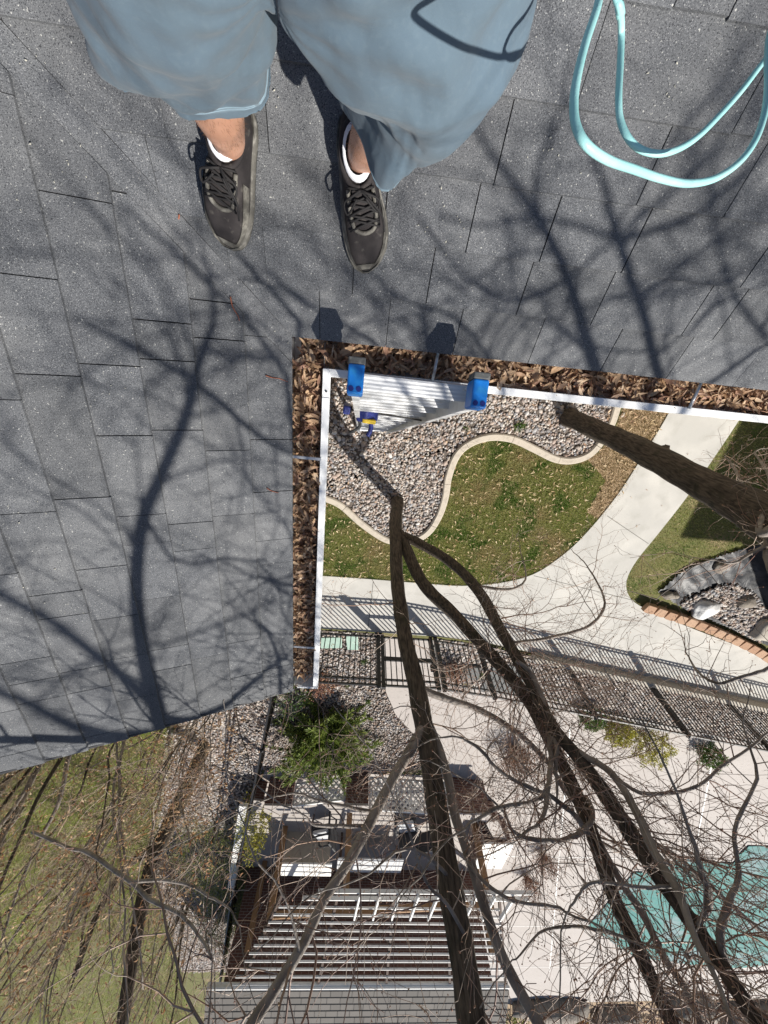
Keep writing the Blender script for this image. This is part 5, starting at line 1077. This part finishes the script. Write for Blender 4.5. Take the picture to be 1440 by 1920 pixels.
# ---- the three-stemmed tree in the pebble bed
T1 = at(745, 940)
t1 = empty('tree', T1, 'leafless three stemmed tree rising from the pebble bed', 'tree'); W = Wood()
base = [T1 + np.array([0, 0, -.15]), T1 + np.array([0, 0, .0]), T1 + np.array([-.01, 0, .25])]
A = [(744, 958, 27), (742, 980, 27), (742, 1005, 29), (743, 1050, 27), (746, 1100, 28), (752, 1150, 32), (762, 1210, 34), (776, 1265, 36), (788, 1330, 40), (803, 1410, 42), (818, 1500, 45), (834, 1600, 49), (850, 1700, 54), (868, 1800, 59), (886, 1925, 64)]
PA, RA = trace(A, -3.19, -3.22); RA = RA * .86
PA = np.concatenate([base, PA]); RA = np.concatenate([[.17, .14, .118], RA])
hiA = onB(300, 1350) + SUN * 3.1                        # where the stem bends over towards the house above the eaves
extA = smooth_line([PA[-1], PA[-1] + np.array([0, -.05, .55]), PA[-1] * .35 + hiA * .65 + np.array([.04, -.10, .05]), hiA], 4)[1:]
MB().add(*rough(np.concatenate([PA, extA]), np.concatenate([RA, np.linspace(RA[-1] * .95, .032, 12)]))).build('trunk', M['bark'], t1, True)
stems = {'B': ([(750, 1000, 22), (764, 1035, 26), (785, 1080, 28), (808, 1112, 30), (850, 1150, 27), (895, 1200, 28), (940, 1250, 30), (990, 1312, 31), (1022, 1370, 31), (1052, 1430, 31), (1085, 1500, 32), (1116, 1580, 31), (1150, 1680, 31), (1190, 1765, 32), (1228, 1850, 33), (1262, 1925, 34)], -3.2, -3.45),
         'C': ([(752, 1003, 18), (772, 1012, 22), (800, 1027, 23), (835, 1047, 24), (872, 1078, 24), (905, 1120, 26), (935, 1175, 27), (966, 1228, 27), (1000, 1290, 27), (1035, 1362, 28), (1080, 1415, 31), (1130, 1482, 34), (1180, 1560, 36), (1230, 1636, 36), (1296, 1728, 37), (1348, 1802, 36), (1402, 1890, 36), (1430, 1930, 36)], -3.18, -3.0),
         'F': ([(806, 1360, 18), (822, 1400, 20), (840, 1460, 20), (852, 1525, 21), (878, 1602, 22), (905, 1690, 23), (932, 1770, 24), (965, 1840, 25), (1016, 1930, 26)], -3.22, -3.4),
         'D': ([(794, 1362, 22), (766, 1412, 22), (738, 1458, 22), (711, 1508, 24), (684, 1562, 24), (650, 1622, 22), (606, 1690, 22), (570, 1768, 23), (524, 1842, 25), (470, 1925, 27)], -3.18, -2.85),
         'G': ([(1104, 1540, 12), (1135, 1600, 14), (1165, 1655, 15), (1210, 1722, 16), (1242, 1790, 16), (1288, 1860, 17), (1316, 1930, 18)], -3.35, -3.7)}
SP_ = {}
for nm, (l, y0, y1) in stems.items():
    P, r_ = trace(l, y0, y1); r_ = r_ * .80; d = unit(P[-1] - P[-7]); ext = np.array([P[-1] + d * s_ + np.array([.06 * math.sin(2.5 * s_), .05 * math.sin(2 * s_ + 1), .10 * s_ * s_ * .3]) for s_ in np.linspace(.2, 2.6, 10)])
    P2 = np.concatenate([P, ext]); r2 = np.concatenate([r_, np.linspace(r_[-1], .018, 10)]); SP_[nm] = (P2, r2)
    MB().add(*rough(P2, r2, 12, .08)).build('stem', M['bark'] if nm in 'BC' else M['limb'], t1, True)
SP_['A'] = (np.concatenate([PA, extA]), np.concatenate([RA, np.linspace(RA[-1] * .95, .032, 12)]))
sec = [([(1062, 1395, 12), (1100, 1418, 14), (1142, 1445, 16), (1190, 1512, 19), (1220, 1582, 21), (1245, 1632, 21), (1270, 1668, 20)], -3.1, -2.55),
       ([(1268, 1662, 9), (1225, 1668, 8), (1180, 1669, 8), (1112, 1656, 7), (1078, 1680, 6), (1062, 1712, 4)], -2.6, -2.7),
       ([(1098, 1495, 12), (1112, 1528, 12), (1096, 1556, 12), (1050, 1574, 11), (1000, 1573, 10), (965, 1560, 8), (946, 1530, 6), (920, 1498, 4)], -3.35, -2.9),
       ([(1030, 1372, 12), (1032, 1420, 12), (1025, 1490, 12)], -3.25, -3.0), ([(1025, 1488, 10), (988, 1506, 9), (930, 1515, 9), (888, 1537, 7), (858, 1562, 5)], -3.0, -2.7),
       ([(1025, 1488, 9), (980, 1470, 9), (940, 1446, 8), (900, 1405, 8), (868, 1384, 5)], -3.0, -2.8), ([(1025, 1488, 10), (1070, 1520, 12), (1100, 1560, 13)], -3.0, -3.35),
       ([(788, 1292, 18), (840, 1312, 17), (900, 1333, 15), (960, 1368, 14), (1020, 1420, 12), (1065, 1490, 9)], -3.2, -3.7),
       ([(704, 1522, 10), (655, 1512, 8), (605, 1500, 7), (560, 1484, 5), (520, 1492, 3)], -3.1, -2.8), ([(690, 1550, 9), (642, 1552, 8), (592, 1552, 6), (572, 1530, 4)], -3.08, -2.8),
       ([(955, 1205, 7), (1010, 1200, 8), (1075, 1184, 8), (1122, 1160, 7), (1134, 1118, 5), (1100, 1060, 3)], -3.1, -2.5), ([(892, 1098, 8), (940, 1104, 7), (968, 1100, 6), (986, 1078, 4), (975, 1030, 2)], -3.2, -2.9),
       ([(968, 1240, 8), (1000, 1270, 10), (1040, 1385, 12)], -2.9, -3.1), ([(1308, 1735, 10), (1330, 1690, 18), (1318, 1640, 14), (1300, 1562, 9), (1270, 1480, 6), (1230, 1400, 4)], -2.9, -2.3),
       ([(1185, 1562, 9), (1262, 1602, 11), (1322, 1652, 11), (1400, 1722, 10), (1450, 1765, 10)], -3.1, -3.4), ([(1360, 1800, 18), (1352, 1740, 18), (1385, 1640, 12), (1380, 1560, 9), (1420, 1460, 7)], -3.0, -2.5),
       ([(1090, 1420, 9), (1130, 1440, 9), (1200, 1490, 9), (1290, 1480, 8), (1350, 1440, 7), (1430, 1380, 5)], -3.1, -2.6), ([(870, 1600, 8), (905, 1650, 9), (960, 1690, 8), (1040, 1700, 6), (1080, 1720, 5)], -3.3, -3.0),
       ([(1180, 1760, 9), (1120, 1740, 8), (1060, 1735, 7), (1000, 1755, 5), (960, 1800, 3)], -3.4, -3.2), ([(870, 1750, 9), (840, 1700, 8), (800, 1650, 7), (770, 1560, 6), (740, 1500, 4)], -3.15, -2.6),
       ([(838, 1640, 9), (790, 1600, 8), (745, 1600, 6), (690, 1640, 4)], -3.15, -2.8), ([(560, 1790, 8), (545, 1720, 7), (520, 1660, 5), (470, 1600, 4), (455, 1540, 3)], -2.9, -2.4)]
for l, y0, y1 in sec:
    P, r_ = bough(W, l, y0, y1); MB().add(*tube(P, r_, 9)).build('branch', M['limb'], t1, True)
    sprout(W, P, r_, 7.0, .25, .75, 2, up=.06)
for nm, pm, st in (('A', 2.6, .30), ('B', 5.5, .28), ('C', 6.0, .22), ('F', 5.5, .1), ('D', 5.5, .1), ('G', 5.5, .1)):
    P, r_ = SP_[nm]; sprout(W, P, r_, pm, .45, 1.2, 2, up=.04, start=st, end=.97)
sprout(W, *SP_['C'], 7.0, .5, 1.25, 2, up=.03, start=.25, end=.72, bias=(.9, .9, .1), rad=.005)
sprout(W, *SP_['B'], 4.0, .5, 1.1, 2, up=.03, start=.3, end=.7, bias=(.3, .9, .1), rad=.005)
# crown limbs above the eaves: these throw the branch shadows on the shingles
def caster(l, f, t0, t1_):
    n = len(l); P, r = [], []
    for i, (a, b, w) in enumerate(l):
        q = f(a, b); t = t0 + (t1_ - t0) * i / (n - 1); p = q + SUN * t; P.append(p); r.append(.5 * w * depth(q) / FPX * .70)
    P2 = smooth_line(P, 4); return P2, np.interp(np.linspace(0, n - 1, len(P2)), np.arange(n), r)
cast = [([(300, 1350, 44), (272, 1240, 40), (256, 1130, 36), (258, 1040, 34), (272, 955, 34), (312, 865, 32), (346, 780, 30), (366, 700, 28), (386, 640, 22), (400, 590, 16), (395, 520, 10)], onB, 3.1, 3.1),
        ([(366, 705, 20), (325, 690, 18), (285, 665, 18), (235, 640, 16), (190, 620, 10), (150, 600, 6)], onB, 3.1, 3.2), ([(362, 715, 18), (410, 750, 18), (455, 790, 16), (500, 825, 14), (545, 845, 10)], onB, 3.1, 2.9),
        ([(300, 1330, 34), (240, 1275, 32), (180, 1225, 32), (100, 1165, 30), (0, 1110, 28), (-100, 1060, 24)], onB, 4.6, 5.6), ([(300, 1370, 36), (200, 1375, 40), (120, 1350, 36), (50, 1315, 32), (-50, 1270, 28)], onB, 4.8, 6.0),
        ([(290, 1345, 22), (360, 1345, 24), (420, 1320, 20), (480, 1270, 16), (540, 1225, 10)], onB, 3.4, 3.4), ([(525, 1300, 12), (522, 1240, 11), (505, 1190, 10), (480, 1160, 8)], onB, 2.9, 2.8), ([(270, 960, 10), (330, 1050, 9), (420, 1045, 8), (500, 1050, 6)], onB, 3.0, 2.7),
        ([(535, 700, 14), (470, 610, 14), (400, 540, 14), (330, 470, 14), (275, 425, 10), (230, 380, 6)], onB, 3.0, 3.2), ([(560, 600, 16), (510, 545, 14), (460, 490, 12), (425, 440, 8)], onA, 2.8, 3.0),
        ([(1122, 720, 34), (1090, 610, 30), (1062, 520, 28), (1020, 430, 26), (965, 350, 22), (900, 260, 14), (860, 180, 8)], onA, 3.0, 3.3), ([(1235, 720, 28), (1205, 590, 26), (1180, 520, 26), (1155, 440, 24), (1130, 350, 18), (1110, 290, 14), (1060, 180, 8)], onA, 3.0, 3.3),
        ([(1160, 450, 18), (1220, 430, 18), (1300, 400, 18), (1370, 340, 16), (1450, 270, 12)], onA, 3.2, 3.4), ([(1150, 445, 16), (1080, 420, 16), (1000, 405, 14), (900, 420, 10), (820, 400, 6)], onA, 3.2, 3.2),
        ([(1060, 520, 14), (980, 560, 14), (900, 540, 12), (830, 470, 10), (780, 400, 6)], onA, 3.0, 3.1), ([(1190, 560, 14), (1260, 520, 14), (1340, 530, 12), (1440, 480, 8)], onA, 3.0, 3.2), ([(1020, 430, 14), (1000, 330, 14), (1040, 230, 12), (1060, 120, 8)], onA, 3.1, 3.3),
        ([(700, 640, 12), (620, 590, 12), (560, 560, 10), (500, 500, 6)], onA, 2.7, 2.9), ([(1440, 640, 16), (1380, 560, 16), (1340, 450, 12), (1330, 330, 10), (1380, 200, 8)], onA, 3.1, 3.5), ([(930, 690, 12), (860, 600, 12), (760, 560, 10), (680, 500, 6)], onA, 2.8, 3.0)]
W2 = Wood()
starts = [(SP_['A'][0][-8])] 
for i, (l, f, a_, b_) in enumerate(cast):
    P, r_ = caster(l, f, a_, b_)
    if i in (0, 10, 11, 8, 9, 17, 18, 19):                 # join each run to the nearest stem so that it is a limb, not a stick in the air
        best = min(((np.linalg.norm(q - P[0]), tuple(q)) for nm in SP_ for q in SP_[nm][0] if q[2] > 5.8 and q[2] < P[0][2] + .3), default=None)
        if best: q = np.array(best[1]); mid = (q + P[0]) / 2 + np.array([0, 0, -.08]); P = np.concatenate([smooth_line([q, mid, P[0]], 4)[:-1], P]); r_ = np.concatenate([np.linspace(r_[0] * 1.2, r_[0], 8), r_])
    MB().add(*tube(P, np.maximum(r_, .006), 8)).build('branch', M['limb'], t1, True)
    sprout(W2, P, r_, 8.0, .35, .9, 2, up=.02, dens=.9)
finish(W2, t1, False, 'high_twigs')
finish(W, t1)

# ---- the thick trunk by the walk
T2 = at(1066, 782); t2 = empty('tree', T2, 'thick leaning trunk of a bare tree beside the concrete walk', 'tree'); W = Wood()
P, r_ = trace([(1078, 788, 40), (1105, 800, 43), (1140, 815, 46), (1185, 836, 52), (1235, 862, 60), (1290, 893, 66), (1345, 922, 76), (1400, 952, 88), (1450, 985, 98)], -1.25, -1.30); r_ = r_ * .80
P = np.concatenate([[T2 + (0, 0, -.1), T2 + (0, 0, .02)], P]); r_ = np.concatenate([[.22, .175], r_])
d = unit(P[-1] - P[-5]); ext = np.array([P[-1] + d * s_ for s_ in np.linspace(.3, 5, 10)]); PT, RT = np.concatenate([P, ext]), np.concatenate([r_, np.linspace(r_[-1], .05, 10)])
MB().add(*rough(PT, RT, 18, .09)).build('trunk', M['bark'], t2, True)
kn = atY(1244, 846, -1.2); V = ico2_v * np.array([.07, .09, .07]) * (1 + .2 * np.sin(ico2_v[:, [0]] * 6)); link('burl', np_mesh('burl', V + kn, ico2_f), M['bark'], t2, True)
for l, y0, y1 in (([(1452, 990, 30), (1425, 1000, 16), (1430, 960, 12), (1405, 930, 10), (1380, 880, 7), (1365, 862, 4)], -1.2, -1.25), ([(1470, 1090, 20), (1440, 1066, 14), (1432, 1000, 10), (1440, 900, 8), (1415, 850, 5)], -1.5, -1.1), ([(1500, 1225, 16), (1440, 1252, 10), (1390, 1268, 9), (1345, 1283, 8), (1312, 1262, 6), (1292, 1232, 4)], -1.9, -2.3), ([(1480, 1010, 20), (1420, 1030, 9), (1370, 1058, 6), (1330, 1052, 4), (1290, 1070, 3)], -1.3, -1.4)):
    Q, q = bough(W, l, y0, y1, .7, .35); MB().add(*tube(Q, q, 8)).build('branch', M['limb'], t2, True); sprout(W, Q, q, 9, .18, .5, 2, up=.02, rad=.004)
sprout(W, PT, RT, 2.2, .4, .9, 2, up=.1, start=.6, end=.98)
# unseen twig clusters added above this tree to mottle the light on the roof
WU = Wood()
for k in range(13):
    f = onA if k < 9 else onB
    px = (random.uniform(900, 1500), random.uniform(-40, 620)) if f is onA else (random.uniform(-60, 420), random.uniform(520, 1350))
    q = f(*px) + SUN * random.uniform(4.6, 6.6); d = unit(q - np.array([3.6, -1.5, 7.0])); a_ = q - d * random.uniform(.7, 1.2)
    grow(WU, a_, unit(d + rng.normal(0, .35, 3)), random.uniform(1.0, 1.6), random.uniform(.008, .013), 2, up=.03, dens=.75)
finish(WU, t2, False, 'high_twigs')
finish(W, t2)

# ---- forked trunk in the pebbles on the far left
T3 = at(386, 1396); t3 = empty('tree', T3, 'forked trunk standing in the pebble strip beyond the roof edge', 'tree'); W = Wood()
P, r_ = trace([(386, 1394, 21), (366, 1440, 24), (342, 1494, 26), (318, 1546, 27), (297, 1588, 27), (280, 1640, 26), (262, 1720, 24), (244, 1820, 22), (228, 1930, 20)], -11.3, -11.5); P = np.concatenate([[T3 - (0, 0, .2)], P]); r_ = np.concatenate([[r_[0] * 1.25], r_])
MB().add(*rough(P, r_, 12, .09)).build('trunk', M['bark'], t3, True); sprout(W, P, r_, 4, .5, 1.4, 2, up=.15, start=.45)
Q, q = trace([(297, 1588, 17), (262, 1606, 14), (225, 1640, 12), (180, 1720, 11), (140, 1830, 10)], -11.4, -11.0); MB().add(*tube(Q, q, 9)).build('stem', M['bark'], t3, True); sprout(W, Q, q, 5, .4, 1.2, 2, up=.15); finish(W, t3, False)

# ---- the thicket: slender many-stemmed trees with old leaves still hanging
def thicket(B, n, h, spread, label, leaves=260, lean=(0, 0), r0=.035):
    B = np.array([*B, 0.]); e = empty('thicket_tree', B, label, 'tree', 'slender trees of the thicket'); W = Wood(); lp = []
    for k in range(n):
        a = random.uniform(0, 6.28); d = np.array([math.cos(a) * spread * random.uniform(.3, 1) + lean[0], math.sin(a) * spread * random.uniform(.3, 1) + lean[1], 1.0]); d = unit(d); p = B + np.array([math.cos(a), math.sin(a), 0]) * random.uniform(.02, .18); pts = [p - (0, 0, .1)]; m_ = 12; H = h * random.uniform(.7, 1.05)
        for i in range(m_): d = unit(d + np.array([random.gauss(0, .15), random.gauss(0, .15), .06])); p = p + d * H / m_; pts.append(p.copy())
        P = smooth_line(pts, 2); r_ = np.linspace(r0 * random.uniform(.6, 1.2), .008, len(P)); MB().add(*tube(P, r_, 7)).build('stem', M['bark'] if k % 2 else M['limb'], e, True)
        sprout(W, P, r_, 2.9, .5, 1.5, 2, up=.12, start=.12, dens=.75)
    V, F = W.mesh_of(W.twig, 3); o = link('twigs', np_mesh('twigs', V, F), M['twig_pale'], e); o['kind'] = 'stuff'
    if leaves and W.tips:
        leaves = int(leaves * 1.7); t = np.array([random.choice(W.tips)[0] for _ in range(leaves)]) + rng.normal(0, .04, (leaves, 3)); s_ = rng.uniform(.06, .12, leaves)
        o = link('dead_leaves', scatter_mesh('dead_leaves', lf_v, lf_f, t, rotmats(leaves), np.stack([s_, s_ * .55, s_ * 1.5], 1)), M['leaf_hang'], e); o['kind'] = 'stuff'
    return e
TH = [((-4.6, -10.4), 5, 5.0, .2, 'bushy sapling at the border of lawn and pebbles', 300, .028), ((-7.4, -9.0), 7, 6.2, .2, 'many stemmed tree of the thicket hard against the roof edge', 400, .045), ((-10.4, -11.6), 6, 6.2, .2, 'leaning tree of the thicket with pale curled leaves', 460, .05), ((-7.4, -15.6), 6, 6.2, .2, 'straight tree of the thicket in the middle of the lawn', 300, .045), ((-5.3, -17.6), 5, 5.6, .2, 'slim tree of the thicket where the lawn meets the broom', 240, .035), ((-11, -17), 7, 6.2, .22, 'dense tree of the thicket far out on the lawn', 420, .05), ((-2.75, -8.6), 4, 3.4, .30, 'low leafy sapling at the roof corner over the pebbles', 420, .022), ((-3.6, -9.3), 5, 4.6, .22, 'sapling with rusty leaves between roof edge and forked trunk', 420, .026),
      ((-5.2, -9.2), 5, 6.2, .18, 'slender tree with several straight stems at the lawn edge', 300, .04), ((-6.6, -9.8), 6, 6.4, .18, 'dark stemmed tree of the thicket close to the rake of the roof', 420, .055),
      ((-8.2, -10.8), 6, 6.2, .2, 'leaf hung tree of the thicket on the open lawn', 500, .05), ((-6.4, -13.6), 5, 6.0, .16, 'thin upright tree of the thicket behind the forked trunk', 260, .035),
      ((-9.6, -14.6), 6, 6.2, .2, 'broad tree of the thicket deep in the lawn', 460, .05), ((-12, -13), 5, 6.0, .2, 'outer tree of the thicket with pale old leaves', 420, .05),
      ((-8.2, -19), 6, 6.2, .2, 'far tree of the thicket over green lawn', 420, .05), ((-13, -20), 6, 6.2, .2, 'farthest spreading tree of the thicket', 420, .06), ((-5.6, -22), 5, 5.8, .18, 'distant sapling beside the olive shrub', 260, .04)]
for b_, n, h, sp_, lb, lv, r0 in TH: thicket(b_, n, h, sp_, lb, lv, (0, 0), r0)
# long bough that crosses the thicket
W = Wood(); bo = empty('bough', atY(125, 1588, -6.4), 'long grey bough reaching across the thicket towards the patio', 'branch')
for l, y0, y1 in (([(60, 1560, 8), (125, 1588, 9), (165, 1600, 10), (210, 1630, 11), (245, 1655, 12), (280, 1685, 11), (322, 1710, 10), (348, 1728, 9), (382, 1772, 7), (402, 1806, 4)], -6.4, -6.0), ([(245, 1654, 9), (300, 1650, 9), (350, 1656, 8), (392, 1682, 7), (432, 1706, 5), (450, 1740, 3)], -6.2, -6.4)):
    P, r_ = bough(W, l, y0, y1, .68, .9); MB().add(*tube(P, r_, 8)).build('branch', M['limb'], bo, True); sprout(W, P, r_, 6, .25, .9, 2, up=.1)
finish(W, bo, False)
